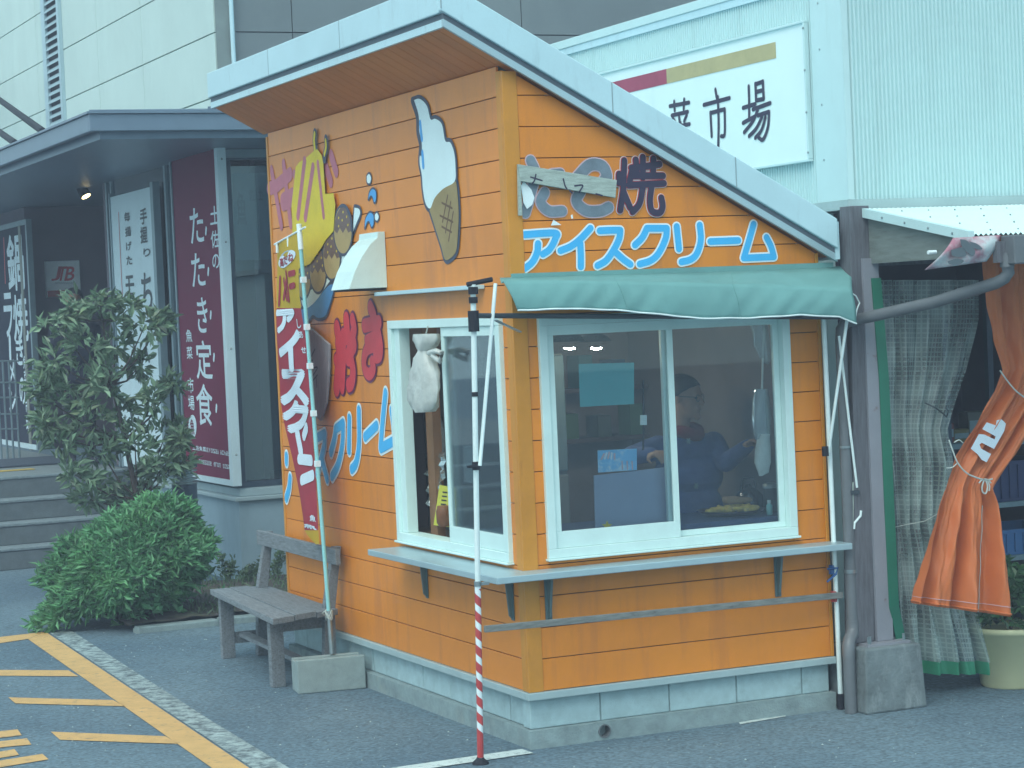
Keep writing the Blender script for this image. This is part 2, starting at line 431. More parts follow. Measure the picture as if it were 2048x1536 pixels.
tag(MB().box(-60, 60, -60, 60, -0.3, 0.0).build("ground", M['asphalt']), kind="structure")
def marking(name, polys, m, z, cropf=PHOTO):
    mb = MB()
    for p in polys: shape(mb, p, 2, 0.0, z, cropf)
    return tag(mb.build(name, m), kind="structure")
K3 = Crop(0, 900, 2.414)
marking("yellow_hatch_marking", [
    [(220,880),(1200,1536),(1700,1880),(1500,1880),(1020,1536),(135,915)],
    [(-300,945),(-300,972),(0,935),(133,914.9),(218,880),(0,905)],
    [(-300,1063),(330,1066),(378,1095),(-300,1090)], [(40,1197),(545,1210),(605,1240),(75,1226)],
    [(245,1363),(800,1385),(862,1422),(290,1402)]], M['paint_yellow'], 0.004, K3)
marking("yellow_road_lettering", [
    [(-60,1366),(85,1352),(105,1380),(-60,1400)], [(-60,1416),(130,1395),(152,1425),(30,1436),(-60,1448)],
    [(-60,1470),(70,1447),(92,1475),(-60,1500)], [(-60,1512),(205,1470),(235,1497),(-60,1545)]], M['paint_yellow'], 0.004, K3)
marking("worn_white_line", [[(97,1265),(141,1261),(420,1441),(576,1536),(760,1648),(690,1660),(503,1536)]], M['paint_white'], 0.004)
marking("white_bay_line", [[(795,1536),(1044,1500),(1067,1508),(878,1536),(640,1572),(500,1580)]], M['paint_white2'], 0.0055)
marking("paint_remnant", [[(1478,1446),(1570,1431),(1572,1434),(1480,1450)]], M['paint_white2'], 0.004)

# planting bed with kerb, between kiosk and restaurant
mb = MB()
for i in range(5):
    x0 = -0.55+i*0.62; mb.box(x0, x0+0.612, 5.62, 5.74, -0.02, 0.07)
kb = tag(MB().box(-0.56, 2.55, 5.63, 5.73, -0.02, 0.03).build("kerb", M['concrete']), kind="structure")
for i in range(5):
    x0 = -0.55+i*0.62
    MB().box(x0, x0+0.606, 5.62, 5.74, -0.02, 0.045+0.004*(i%2)).build("kerb_stone", M['footing'], kb, bevel=0.01)
gx, gy = np.meshgrid(np.linspace(-0.6, 2.6, 33), np.linspace(5.74, 8.05, 25))
hz = 0.035+0.05*np.exp(-((gx-0.2)**2+(gy-6.6)**2))+0.02*rng.random(gx.shape)
tag(MB().grid([[(gx[i,j], gy[i,j], hz[i,j]) for j in range(33)] for i in range(25)]).build("planting_soil", M['soil'], smooth=True), kind="structure")

# porch and steps
M['step'] = mat("step_concrete", (0.115,0.145,0.16), 0.9, var=0.2, scale=8, bump=0.4, bscale=120, col2=(0.075,0.10,0.12), f2=(0.5,0.8), s2=3)
M['nosing'] = mat("step_nosing", (0.19,0.24,0.26), 0.85, var=0.2, scale=20)
M['porch'] = mat("porch_tile", (0.20,0.24,0.25), 0.7, var=0.15, scale=10, bump=0.2, bscale=100)
st = tag(MB().box(-7, 0.98, 11.68, 18.6, 0.0, 0.815).build("porch_floor", M['porch']), kind="structure")
for i in range(4):
    y0 = 10.80+i*0.29
    MB().box(-7, 0.96-0.002*i, y0, 11.675, 0.205*i+(0.001 if i else 0), 0.205*(i+1)-0.03).build("step", M['step'], st, bevel=0.008)
    MB().box(-7, 0.955-0.002*i, y0-0.012, 11.672 if i < 3 else 11.70, 0.205*(i+1)-0.029, 0.205*(i+1)).build("tread", M['nosing'], st, bevel=0.008)
M['dark_mat'] = mat("dark_doormat", (0.05,0.07,0.10), 0.95, var=0.2, scale=60)
tag(MB().box(-0.6, 0.9, 13.2, 14.6, 0.821, 0.835).build("door_mat", M['dark_mat']), "dark blue doormat on the porch above the steps", "doormat")
M['tactile'] = mat("yellow_tactile", (0.50,0.36,0.08), 0.8)
tag(MB().box(-3.2, 0.25, 12.55, 12.72, 0.819, 0.825).build("yellow_floor_strip", M['tactile']), "yellow warning strip across the porch floor", "floor strip")

# ------------------------------------------------------------------ kiosk
W, D = 1.76, 3.76
Z0, PITCH_B, ZB = 0.285, 0.15735, 0.448
def ztop(x): return 3.43-0.553*x
kiosk = thing("ice_cream_kiosk", (W/2, D/2, 0), "orange board-clad snack kiosk with a steep pale blue shed roof", "kiosk")
FW = (0.125, 1.562, 0.963, 2.158)     # front window x0 x1 z0 z1
SW = (0.13, 1.664, 0.945, 2.17)       # side window y0 y1 z0 z1
rows = [Z0]+[ZB+PITCH_B*i for i in range(22)]
T = 0.006

def clip_top(poly, a, b):
    """keep u,v with v <= a+b*u (front gable line)"""
    out = []
    for i in range(len(poly)):
        p, q = poly[i], poly[(i+1)%len(poly)]
        fp, fq = a+b*p[0]-p[1], a+b*q[0]-q[1]
        if fp >= 0: out.append(p)
        if fp*fq < 0:
            t = fp/(fp-fq); out.append((p[0]+(q[0]-p[0])*t, p[1]+(q[1]-p[1])*t))
    return out
def board(axis, u0, u1, v0, v1, gable=False):
    v0 += 0.0022; v1 -= 0.0022
    poly = [(u0,v0),(u1,v0),(u1,v1),(u0,v1)]
    if gable: poly = clip_top(poly, 3.415, -0.553)
    if len(poly) < 3: return
    jit = random.uniform(-0.0012, 0.0012)
    p3 = [to3(a, b, axis, 0.0, 0.0005) for a, b in poly]
    d = 0.014+jit
    MB().prism(p3, (-d,0,0) if axis == 0 else (0,-d,0)).build("siding_board", M['orange'], kiosk, bevel=0.002)
def rowset(axis, u0, u1, win, gable, vmax):
    for i in range(len(rows)-1):
        a, b = rows[i], min(rows[i+1], vmax)
        if b-a < 0.01: continue
        segs = [(u0, u1, a, b)]
        if a < win[3] and b > win[2]:
            segs = [(u0, win[0], a, b), (win[1], u1, a, b)]
            if a < win[2]-0.004: segs.append((win[0]+0.001, win[1]-0.001, a, win[2]))
            if b > win[3]+0.004: segs.append((win[0]+0.001, win[1]-0.001, win[3], b))
        for s in segs: board(axis, *s, gable=gable)
rowset(1, 0.062, W-0.004, FW, True, 3.5)
rowset(0, 0.062, D-0.03, SW, False, 3.433)
# corner trims
MB().box(-0.021, 0.060, -0.021, -0.0005, Z0, 3.40).box(-0.021, -0.0005, 0.0005, 0.060, Z0+0.001, 3.405).build("corner_trim", M['orange_trim'], kiosk, bevel=0.003)
MB().box(-0.020, -0.0005, D-0.028, D+0.004, Z0, 3.41).build("corner_trim", M['orange_trim'], kiosk, bevel=0.003)
MB().box(W-0.003, W+0.018, -0.02, 0.06, Z0, 2.44).build("corner_trim", M['orange_trim'], kiosk, bevel=0.003)
# backing walls with real openings
def wall_open(axis, u0, u1, v0, v1, w, th=0.07):
    mb = MB()
    mb.pbox(axis, 0, u0, w[0], v0, v1, -th, -0.001); mb.pbox(axis, 0, w[1], u1, v0, v1, -th, -0.001)
    mb.pbox(axis, 0, w[0]+0.0005, w[1]-0.0005, v0, w[2], -th, -0.001); mb.pbox(axis, 0, w[0]+0.0005, w[1]-0.0005, w[3], v1, -th, -0.001)
    return mb
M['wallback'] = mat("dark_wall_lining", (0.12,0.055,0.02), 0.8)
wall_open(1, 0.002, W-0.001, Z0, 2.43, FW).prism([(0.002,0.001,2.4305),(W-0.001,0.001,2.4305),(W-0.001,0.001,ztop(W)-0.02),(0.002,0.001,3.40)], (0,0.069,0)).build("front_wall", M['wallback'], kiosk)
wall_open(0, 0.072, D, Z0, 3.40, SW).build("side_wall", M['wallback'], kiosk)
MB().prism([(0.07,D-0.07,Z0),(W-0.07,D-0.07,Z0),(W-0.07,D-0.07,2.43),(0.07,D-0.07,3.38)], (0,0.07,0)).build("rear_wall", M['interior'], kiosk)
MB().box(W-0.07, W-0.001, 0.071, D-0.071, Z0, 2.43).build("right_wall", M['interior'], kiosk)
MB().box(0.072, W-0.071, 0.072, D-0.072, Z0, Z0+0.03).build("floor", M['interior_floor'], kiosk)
MB().box(0.075, W-0.075, 2.05, 2.09, Z0+0.031, 2.42).build("partition", M['interior'], kiosk)
# base flashing, block plinth, footing
MB().box(-0.035, W+0.02, -0.035, -0.001, 0.246, 0.284).box(-0.035, -0.001, 0.0, D+0.01, 0.2465, 0.2845).build("base_flashing", mat("grey_base_trim", (0.36,0.47,0.49), 0.45, var=0.1, scale=5), kiosk, bevel=0.004)
def blocks(axis, u0, u1, first):
    u = u0; L_ = first; i = 0
    while u < u1-0.01:
        e = min(u+L_, u1)
        mb = MB(); j = random.uniform(-0.002, 0.002)
        mb.pbox(axis, 0, u+0.004, e-0.004, 0.095, 0.2455, -0.10, -0.012+j)
        mb.build("concrete_block", M['block'], kiosk, bevel=0.005)
        u = e; L_ = 0.40
blocks(1, -0.012, W, 0.40); blocks(0, 0.102, D, 0.20)
MB().box(0.02, W-0.01, 0.02, D-0.02, 0.0, 0.24).build("foundation_core", M['footing'], kiosk)
# footing with the drain hole: front pieces around a round opening
fx, fz, fr = 0.385, 0.047, 0.036
def footing_front():
    y = -0.03; n = 20
    ring = [(fx+fr*math.cos(2*math.pi*k/n), y, fz+fr*math.sin(2*math.pi*k/n)) for k in range(n)]
    ringb = [(p[0], 0.015, p[2]) for p in ring]
    half = 0.06
    sq = []
    for k in range(n):
        a = 2*math.pi*k/n; cx, cz = math.cos(a), math.sin(a); s_ = 1/max(abs(cx)/half, abs(cz)/0.046)
        sq.append((fx+cx*s_, y, fz+cz*s_))
    mb = MB(); mb.add(ring+sq, [(k, (k+1)%n, n+(k+1)%n, n+k) for k in range(n)])
    mb.add(ring+ringb, [(k, (k+1)%n, n+(k+1)%n, n+k) for k in range(n)])
    mb.box(-0.03, fx-half, y, 0.02, 0.0, 0.093); mb.box(fx+half, W+0.01, y, 0.02, 0.0, 0.0935)
    mb.box(fx-half, fx+half, y+0.002, 0.02, 0.0928, 0.0934)
    mb.box(-0.03, 0.018, 0.021, D, 0.0, 0.0925)
    return mb
footing_front().build("footing", M['footing'], kiosk)
mb = MB()
n = 20
o_, i_ = fr-0.0005, fr-0.006
for a, b in ((-0.034, 0.018),):
    ro = [(fx+o_*math.cos(2*math.pi*k/n), a, fz+o_*math.sin(2*math.pi*k/n)) for k in range(n)]
    ri = [(fx+i_*math.cos(2*math.pi*k/n), a, fz+i_*math.sin(2*math.pi*k/n)) for k in range(n)]
    rb = [(p[0], b, p[2]) for p in ri]; rob = [(p[0], b, p[2]) for p in ro]
    mb.add(ro+ri+rb+rob, [(k,(k+1)%n,n+(k+1)%n,n+k) for k in range(n)]+[(n+k,n+(k+1)%n,2*n+(k+1)%n,2*n+k) for k in range(n)]+[(k,(k+1)%n,3*n+(k+1)%n,3*n+k) for k in range(n)])
mb.build("drain_pipe", M['grey_pipe'], kiosk)

# roof
RX0, RX1, RY0, RY1 = -0.345, 1.86, -0.075, 3.87
def zr(x): return 3.43-0.553*x     # soffit plane
roof = MB().prism([(RX0+0.02,RY0+0.02,zr(RX0+0.02)+0.03),(RX1-0.01,RY0+0.02,zr(RX1-0.01)+0.03),(RX1-0.01,RY0+0.02,zr(RX1-0.01)+0.19),(RX0+0.02,RY0+0.02,zr(RX0+0.02)+0.19)], (0,RY1-RY0-0.04,0)).build("roof", M['fascia'], kiosk)
def fasc(b, t, y0, y1, x0=RX0, x1=RX1, extra=0.0):
    return MB().prism([(x0,y0,zr(x0)+b),(x1,y0,zr(x1)+b),(x1,y0,zr(x1)+t),(x0,y0,zr(x0)+t)], (0,y1-y0,0))
fasc(0.055, 0.215, RY0-0.02, RY0+0.019, RX0-0.018).build("front_fascia", M['fascia'], roof, bevel=0.006)
fasc(0.026, 0.054, RY0, RY0+0.0185, RX0+0.0005).build("fascia_joint", M['groove'], roof)
fasc(-0.012, 0.0255, RY0-0.004, RY0+0.0188, RX0-0.002).build("fascia_lip", M['steel_shelf'], roof)
zl = zr(RX0)
MB().box(RX0-0.018, RX0+0.019, RY0+0.0195, RY1, zl+0.055, zl+0.215).build("side_fascia", M['fascia'], roof, bevel=0.006)
MB().box(RX0, RX0+0.0185, RY0+0.0195, RY1-0.002, zl+0.026, zl+0.054).build("fascia_joint", M['groove'], roof)
MB().box(RX0-0.002, RX0+0.0188, RY0+0.0195, RY1-0.001, zl-0.012, zl+0.0255).build("fascia_lip", M['fascia'], roof)
MB().box(RX1-0.012, RX1+0.012, RY0-0.01, RY1, zr(RX1)+0.0, zr(RX1)+0.20).build("end_cap", M['fascia'], roof)
for ys in (1.35, 2.6): MB().box(RX0-0.0195, RX0-0.0175, ys, ys+0.006, zl+0.058, zl+0.212).build("fascia_seam", M['base_seam'], roof)
for xs in (0.55, 1.25): MB().prism([(xs,RY0-0.0215,zr(xs)+0.058),(xs+0.006,RY0-0.0215,zr(xs+0.006)+0.058),(xs+0.006,RY0-0.0215,zr(xs+0.006)+0.212),(xs,RY0-0.0215,zr(xs)+0.212)],(0,0.002,0)).build("fascia_seam", M['base_seam'], roof)
MB().box(RX0-0.0200, RX0-0.0150, RY0-0.0225, RY0-0.0195, zl+0.075, zl+0.222).build("fascia_seam", M['base_seam'], roof)
# soffit boards run up the slope
y = RY0+0.022; k = 0
while y < RY1-0.02:
    e = min(y+0.118, RY1-0.01)
    x0, x1 = RX0+0.021, (-0.001 if y > -0.03 else RX1-0.02)
    MB().prism([(x0,y+0.002,zr(x0)+0.004),(x1,y+0.002,zr(x1)+0.004),(x1,y+0.002,zr(x1)+0.026),(x0,y+0.002,zr(x0)+0.026)], (0,e-y-0.004,0)).build("soffit_board", M['soffit'], roof)
    y = e
MB().tube([(1.05,1.6,zr(1.05)+0.15),(1.05,1.6,zr(1.05)+0.32)], 0.025, 10).tube([(1.05,1.6,zr(1.05)+0.32),(1.05,1.6,zr(1.05)+0.75)], 0.017, 10).build("vent_pipe", M['white_paint'], roof)

# windows
def window(axis, w, split, front_left, name):
    u0, u1, v0, v1 = w
    fr_ = MB()
    b = 0.035
    fr_.pbox(axis,0,u0-0.012,u1+0.012,v0-0.012,v0+b,-0.06,0.040); fr_.pbox(axis,0,u0-0.012,u1+0.012,v1-b,v1+0.012,-0.06,0.040)
    fr_.pbox(axis,0,u0-0.0118,u0+b,v0+b,v1-b,-0.06,0.0395); fr_.pbox(axis,0,u1-b,u1+0.0118,v0+b,v1-b,-0.06,0.0395)
    fr_.pbox(axis,0,u0-0.02,u1+0.02,v0-0.024,v0-0.0125,-0.0,0.055)
    f = fr_.build("window_frame", M['white_frame'], kiosk, bevel=0.003)
    def sash(a, c, d0, d1, bot=0.085):
        s = MB(); t = 0.034
        s.pbox(axis,0,a,c,v0+b+0.001,v0+b+bot,d0,d1); s.pbox(axis,0,a,c,v1-b-0.05,v1-b-0.001,d0,d1)
        s.pbox(axis,0,a,a+t,v0+b+bot,v1-b-0.05,d0,d1); s.pbox(axis,0,c-t,c,v0+b+bot,v1-b-0.05,d0,d1)
        so = s.build("sash", M['white_frame'], f, bevel=0.002)
        g = MB(); g.pbox(axis,0,a+t-0.004,c-t+0.004,v0+b+bot-0.004,v1-b-0.046,(d0+d1)/2-0.002,(d0+d1)/2+0.002)
        g.build("glass_pane", M['glass'], f)
    return f, sash
f1, sash1 = window(1, FW, 0, True, "front")
sash1(FW[0]+0.036, 0.875, 0.004, 0.028)
sash1(0.825, FW[1]-0.036, -0.030, -0.006, bot=0.03)
f2, sash2 = window(0, SW, 0, True, "side")
sash2(SW[0]+0.036, 0.915, 0.004, 0.028)
sash2(SW[0]+0.045, 0.89, -0.030, -0.006)
# wide extra jamb of the side window, left
MB().pbox(0,0,SW[1]-0.115,SW[1]-0.036,SW[2]+0.036,SW[3]-0.036,-0.045,0.02).build("jamb", M['white_frame'], f2, bevel=0.003)
# head flashing over the side window
MB().box(-0.085,-0.016,0.32,1.74,2.325,2.347).build("head_flashing", M['fascia'], kiosk, bevel=0.003)
# range hood cover on the side wall
hd = MB(); hy0, hy1 = 1.70, 2.0
prof = [(-0.016,2.69),(-0.06,2.69),(-0.065,2.655),(-0.11,2.62),(-0.165,2.55),(-0.21,2.47),(-0.25,2.37),(-0.016,2.372)]
hd.prism([(x,hy0,z) for x,z in prof],(0,hy1-hy0,0))
hood = hd.build("vent_hood", M['white_frame'], kiosk, bevel=0.003)
MB().box(-0.235,-0.02,hy0+0.01,hy1-0.01,2.360,2.3695).build("hood_mouth", M['black'], hood)
# counter shelf wrapping the corner, with brackets
sh = MB()
sh.prism([(-0.245,1.61,0.868),(-0.245,-0.19,0.868),(1.81,-0.19,0.868),(1.81,-0.017,0.868),(-0.022,-0.022,0.868),(-0.017,1.60,0.868)][::-1],(0,0,0.034))
shelf = sh.build("counter_shelf", M['steel_shelf'], kiosk, bevel=0.004)
def bracket(axis, u):
    t = 0.012
    if axis == 1: MB().prism([(u,-0.022,0.867),(u,-0.075,0.867),(u,-0.075,0.845),(u,-0.04,0.66),(u,-0.022,0.64)],(t,0,0)).box(u-0.012,u+0.024,-0.0215,-0.017,0.635,0.867).build("bracket", M['bracket'], shelf)
    else: MB().prism([(-0.022,u,0.867),(-0.055,u,0.867),(-0.055,u,0.845),(-0.04,u,0.66),(-0.022,u,0.64)],(0,t,0)).box(-0.0215,-0.017,u-0.012,u+0.024,0.635,0.867).build("bracket", M['bracket'], shelf)
for u in (0.10, 1.44): bracket(1, u)
for u in (0.14, 1.30): bracket(0, u)
print("kiosk shell")

# ------------------------------------------------------------------ kiosk artwork and lettering (parts of the kiosk)
FP, LP = -0.0005, -0.0005        # artwork planes just behind the board faces; offsets bring them proud
A8 = Crop(1000, 280, 2.844)
OFF = 0.0175
ice = {
 'a': [[(120,540),(300,530),(306,560),(275,620),(235,650)], [(207,590),(202,640),(175,695),(130,732)]],
 'i': [[(505,503),(450,562),(395,605),(335,630)], [(447,590),(450,660),(450,722)]],
 'su': [[(558,517),(620,514),(674,514)], [(674,514),(668,560),(640,620),(595,685),(545,715)], [(648,640),(690,678),(732,708)]],
 'ku': [[(826,503),(800,555),(758,598)], [(826,503),(880,503),(938,503)], [(938,503),(932,560),(895,640),(850,685),(785,706)]],
 'ri': [[(995,493),(1008,620)], [(1126,485),(1132,570),(1110,645),(1075,680),(1022,694)]],
 'bar': [[(1186,578),(1345,572)]],
 'mu': [[(1432,480),(1405,575),(1376,672)], [(1376,672),(1545,665)], [(1505,555),(1530,605),(1547,665)]],
}
for kx, ln in ice.items():
    mb = MB(); strokes(mb, ln, 1, FP, 0.0262, OFF, A8, mi=0); strokes(mb, ln, 1, FP, 0.0178, OFF+0.002, A8, mi=1)
    mb.build("letter", [M['letter_white'], M['blue_letter']], kiosk)
tako = {
 'ta': [([(165,118),(192,190),(165,310),(135,415)],0.026), ([(125,222),(235,205)],0.02), ([(285,192),(335,188)],0.022), ([(245,300),(222,355),(270,405),(345,405)],0.026)],
 'ko': [([(430,215),(500,145),(570,150),(598,205),(580,235)],0.03), ([(450,290),(425,350),(480,402),(560,405),(608,385)],0.028)],
}
for kx, ln in tako.items():
    mb = MB(); strokes(mb, [(l, r+0.006) for l, r in ln], 1, FP, 0, OFF, A8, mi=0); strokes(mb, ln, 1, FP, 0, OFF+0.002, A8, mi=1)
    mb.build("letter", [M['pink_rim'], M['film_grey']], kiosk)
yaki = [[(695,118),(692,200),(688,290),(672,400)], [(665,195),(664,245)], [(742,165),(725,235)], [(692,300),(728,385)],
        [(735,160),(830,150),(895,140)], [(800,100),(800,215)], [(760,115),(768,205)], [(860,108),(858,200)], [(745,205),(915,205)],
        [(720,258),(920,248)], [(800,265),(782,360),(742,410)], [(850,262),(840,345),(852,405),(895,415),(912,380),(905,330)]]
mb = MB(); strokes(mb, yaki, 1, FP, 0.0225, OFF, A8, mi=0); strokes(mb, yaki, 1, FP, 0.0195, OFF+0.0034, A8, mi=1); strokes(mb, yaki, 1, FP, 0.0165, OFF+0.0068, A8, mi=2)
mb.build("letter", [M['letter_white'], M['letter_red'], M['navy_letter']], kiosk)
for q in ([(105,262),(122,235),(165,285),(182,330),(170,370),(140,395),(120,360)], [(388,430),(398,425),(402,448),(392,450)], [(290,455),(300,462),(335,485),(275,488)]):
    mb = MB(); shape(mb, q, 1, FP, OFF+0.0115, A8); mb.build("torn_film_scrap", M['letter_white'], kiosk)

# side wall lettering
B5 = Crop(520, 420, 4.042); B6 = Crop(520, 780, 3.656)
sy = {'yaki': [([(648,955),(668,1080),(660,1250),(645,1440)],0.052), ([(700,1010),(700,1200),(690,1430)],0.045), ([(725,885),(735,1010),(765,1120),(740,1200)],0.05),
               ([(775,885),(790,960),(775,1020),(790,1090),(770,1130)],0.042), ([(650,1080),(780,1030)],0.03), ([(745,1150),(780,1280),(770,1390),(745,1415)],0.045), ([(640,1210),(770,1160)],0.035)],
      'ki': [([(920,790),(945,850),(960,960)],0.045), ([(870,935),(990,905)],0.042), ([(890,1055),(990,1000)],0.035), ([(960,960),(995,1060),(995,1160),(965,1180)],0.045), ([(960,1090),(890,1130),(868,1220),(880,1300),(915,1325),(945,1280),(935,1225)],0.038)]}
for kx, ln in sy.items():
    mb = MB(); strokes(mb, [(l, r+0.014) for l, r in ln], 0, LP, 0, OFF, B5, mi=0); strokes(mb, ln, 0, LP, 0, OFF+0.0035, B5, mi=1)
    mb.build("letter", [M['letter_redrim'], M['letter_red']], kiosk)
si = {'a': [[(213,480),(213,525)], [(240,640),(232,720),(212,790)]],
      'su': [[(432,352),(495,318)], [(495,318),(488,420),(440,610)], [(472,500),(512,650)]],
      'ku': [[(575,285),(565,360),(540,455)], [(575,285),(630,240)], [(630,240),(624,400),(592,545),(548,632)]],
      'ri': [[(675,205),(672,440)], [(745,145),(746,390),(725,530),(692,578)]],
      'bar': [[(790,342),(875,258)]],
      'mu': [[(940,20),(918,240),(905,425)], [(905,425),(1006,368)], [(985,150),(1000,260),(1008,360)]]}
for kx, ln in si.items():
    mb = MB(); strokes(mb, ln, 0, LP, 0.044, OFF, B6, mi=0); strokes(mb, ln, 0, LP, 0.030, OFF+0.0025, B6, mi=1)
    mb.build("letter", [M['letter_white'], M['blue_letter']], kiosk)

# plain soft-serve cone picture
C1 = Crop(800, 160, 3.84)
cone = [(255,1000),(290,905),(350,835),(440,785),(462,800),(478,1010),(470,1230),(455,1320),(410,1372),(372,1375),(345,1280),(300,1140)]
swirl = [(122,158),(180,145),(235,200),(262,300),(300,298),(350,340),(375,465),(415,480),(445,560),(455,680),(447,780),(360,835),(295,905),(260,985),(225,950),(205,850),(195,730),(178,630),(185,500),(165,400),(160,280)]
pic = MB()
outline(pic, cone, 0, LP, OFF, 0.021, C1, mi=0); outline(pic, swirl, 0, LP, OFF+0.0016, 0.021, C1, mi=0)
shape(pic, cone, 0, LP, OFF+0.0036, C1, smooth=True, mi=1); shape(pic, swirl, 0, LP, OFF+0.0037, C1, smooth=True, mi=2)
strokes(pic, [[(395,885),(355,1090)], [(418,935),(378,1170)], [(438,1010),(402,1235)], [(350,942),(430,985)], [(335,1040),(435,1090)], [(350,1125),(425,1168)]], 0, LP, 0.006, OFF+0.0039, C1, mi=3, seg=6)
strokes(pic, [[(183,325),(190,400),(197,455)], [(200,555),(204,610),(208,665)]], 0, LP, 0.016, OFF+0.0044, C1, mi=4, seg=8)
pic.build("soft_serve_picture", [M['outline'], M['waffle'], M['cream_paint'], M['waffle_line'], M['drop_blue']], kiosk, label="painted soft serve ice cream cone on the side wall")
# dumpling boat picture
C0 = Crop(520, 240, 6.4)
pic = MB()
boat = [(700,310),(762,350),(748,460),(700,590),(655,700),(560,680),(480,720),(400,800),(350,800),(350,760),(420,740),(520,640),(600,540),(660,400)]
boatw = [(790,-20),(825,-10),(835,30),(800,120),(760,230),(700,420),(600,560),(470,740),(385,795),(360,700),(430,650),(560,560),(640,440),(720,300),(770,180)]
hullb = [(345,810),(420,780),(520,670),(600,600),(620,640),(575,800),(545,860),(490,870),(445,850),(395,925),(350,930)]
outline(pic, boatw, 0, LP, OFF, 0.02, B5, mi=0); outline(pic, hullb, 0, LP, OFF+0.0012, 0.02, B5, mi=0)
shape(pic, hullb, 0, LP, OFF+0.0026, B5, True, mi=1); shape(pic, boatw, 0, LP, OFF+0.0028, B5, True, mi=2)
off = OFF+0.003
for (cx, cy, rx, ry) in ((375,545,62,165),(497,485,66,175),(612,370,68,185),(705,160,72,190)):
    e = [(cx+rx*math.cos(t), cy+ry*math.sin(t)) for t in np.linspace(0, 2*math.pi, 14, endpoint=False)]
    outline(pic, e, 0, LP, off, 0.016, B5, mi=0); shape(pic, e, 0, LP, off+0.0012, B5, True, mi=3)
    top = [(cx+rx*0.97*math.cos(t), cy+ry*0.97*math.sin(t)) for t in np.linspace(math.pi*1.0, 2*math.pi, 9)]
    top += [(cx+rx*0.9, cy+ry*0.05),(cx+rx*0.6,cy+ry*0.12),(cx+rx*0.35,cy-ry*0.1),(cx,cy+ry*0.14),(cx-rx*0.35,cy-ry*0.08),(cx-rx*0.65,cy+ry*0.15),(cx-rx*0.92,cy+ry*0.05)]
    shape(pic, top, 0, LP, off+0.0014, B5, False, mi=4)
    strokes(pic, [([(cx+rx*a, cy+ry*b),(cx+rx*a+3, cy+ry*b-4)],0.007) for a, b in ((-.5,-.5),(0,-.75),(.4,-.55),(-.1,-.4),(.55,-.2),(-.5,-.15))], 0, LP, 0.007, off+0.0015, B5, mi=5, seg=6)
    off += 0.0018
pic.build("dumpling_boat_picture", [M['outline'], M['wave_blue'], M['cream_paint'], M['dumpling'], M['sauce'], M['yellow_sheet']], kiosk, label="painted round dumplings in a white boat on the side wall")
# yellow sheet with pink tape strokes
pic = MB()
sheet = [(515,600),(560,540),(640,490),(745,400),(790,370),(850,450),(870,560),(895,945),(1000,935),(1025,1080),(1000,1420),(900,1536),(840,1640),(700,1840),(560,1900),(440,1900),(380,1536),(475,1440),(460,1100),(490,830)]
shape(pic, sheet, 0, LP, OFF+0.0125, C0, mi=0)
strokes(pic, [([(758,165),(752,260),(762,370)],0.030), ([(900,240),(905,350),(885,440),(880,500)],0.028)], 0, LP, 0.03, OFF+0.0110, C0, mi=2)
strokes(pic, [([(758,175),(752,260),(762,400)],0.017), ([(900,260),(905,350),(885,440)],0.014)], 0, LP, 0.017, OFF+0.0127, C0, mi=0)
pic.build("yellow_sheet", [M['yellow_sheet'], M['pink_tape'], M['outline']], kiosk, label="yellow cut sheet stuck over the wall picture")
pic = MB()
strokes(pic, [([(630,520),(545,1230)],0.030), ([(738,600),(640,1250)],0.030), ([(800,550),(875,1230)],0.022)], 0, LP, 0.03, OFF+0.0132, C0, smooth=False)
strokes(pic, [([(180,640),(305,1350)],0.034), ([(335,560),(425,1330)],0.034), ([(150,880),(250,840),(420,690)],0.045), ([(330,1050),(455,980)],0.06), ([(470,690),(530,800)],0.03), ([(865,560),(940,790)],0.038), ([(945,450),(1010,660)],0.038)], 0, LP, 0.03, OFF, C0, smooth=False)
pic.build("pink_tape_lettering", M['pink_tape'], kiosk)
pic = MB()
for q in ([(1405,720),(1435,690),(1460,740),(1445,805),(1410,795)], [(1510,1210),(1535,1190),(1558,1235),(1540,1285),(1512,1270)]):
    outline(pic, q, 0, LP, OFF, 0.012, C0, mi=0); shape(pic, q, 0, LP, OFF+0.0012, C0, True, mi=1)
for q in ([(1425,1010),(1440,930),(1480,885),(1520,920),(1520,1020),(1500,1050),(1480,985),(1455,965)], [(1380,1380),(1390,1270),(1440,1190),(1490,1220),(1490,1330),(1465,1365),(1440,1300),(1410,1300)]):
    outline(pic, q, 0, LP, OFF, 0.012, C0, mi=0); shape(pic, q, 0, LP, OFF+0.0012, C0, True, mi=2)
pic.build("splash_drops", [M['outline'], M['cream_paint'], M['drop_blue']], kiosk)

# weathered planks nailed over the lettering
mb = MB(); pl = [(78,142),(640,232),(632,332),(96,238)]
shape(mb, pl, 1, FP, OFF+0.018, A8, thick=0.015)
p1 = thing("weathered_plank", P(*A8(350,330),1,-0.03), "tilted grey plank nailed across letters on the front gable", "plank")
mb.build("plank_board", M['wood_plank'], p1, bevel=0.002)
mb = MB(); shape(mb, [(82,150),(94,150),(106,432),(88,432)], 1, FP, OFF+0.012, A8, thick=0.015); mb.build("batten", M['wood_plank'], p1)
mb = MB(); strokes(mb, [[(150,215),(215,235)], [(180,200),(172,235),(160,250)], [(335,225),(345,265),(355,280)], [(370,290),(385,305)], [(400,265),(445,262),(425,300)], [(520,310),(555,320)]], 1, FP, 0.004, OFF+0.0335, A8, seg=6)
mb.build("brush_writing", M['navy_letter'], p1)
p2 = thing("weathered_plank", P(*B5(520,1500),0,-0.03), "grey pointed plank hung upright beside the banner on the side wall", "plank")
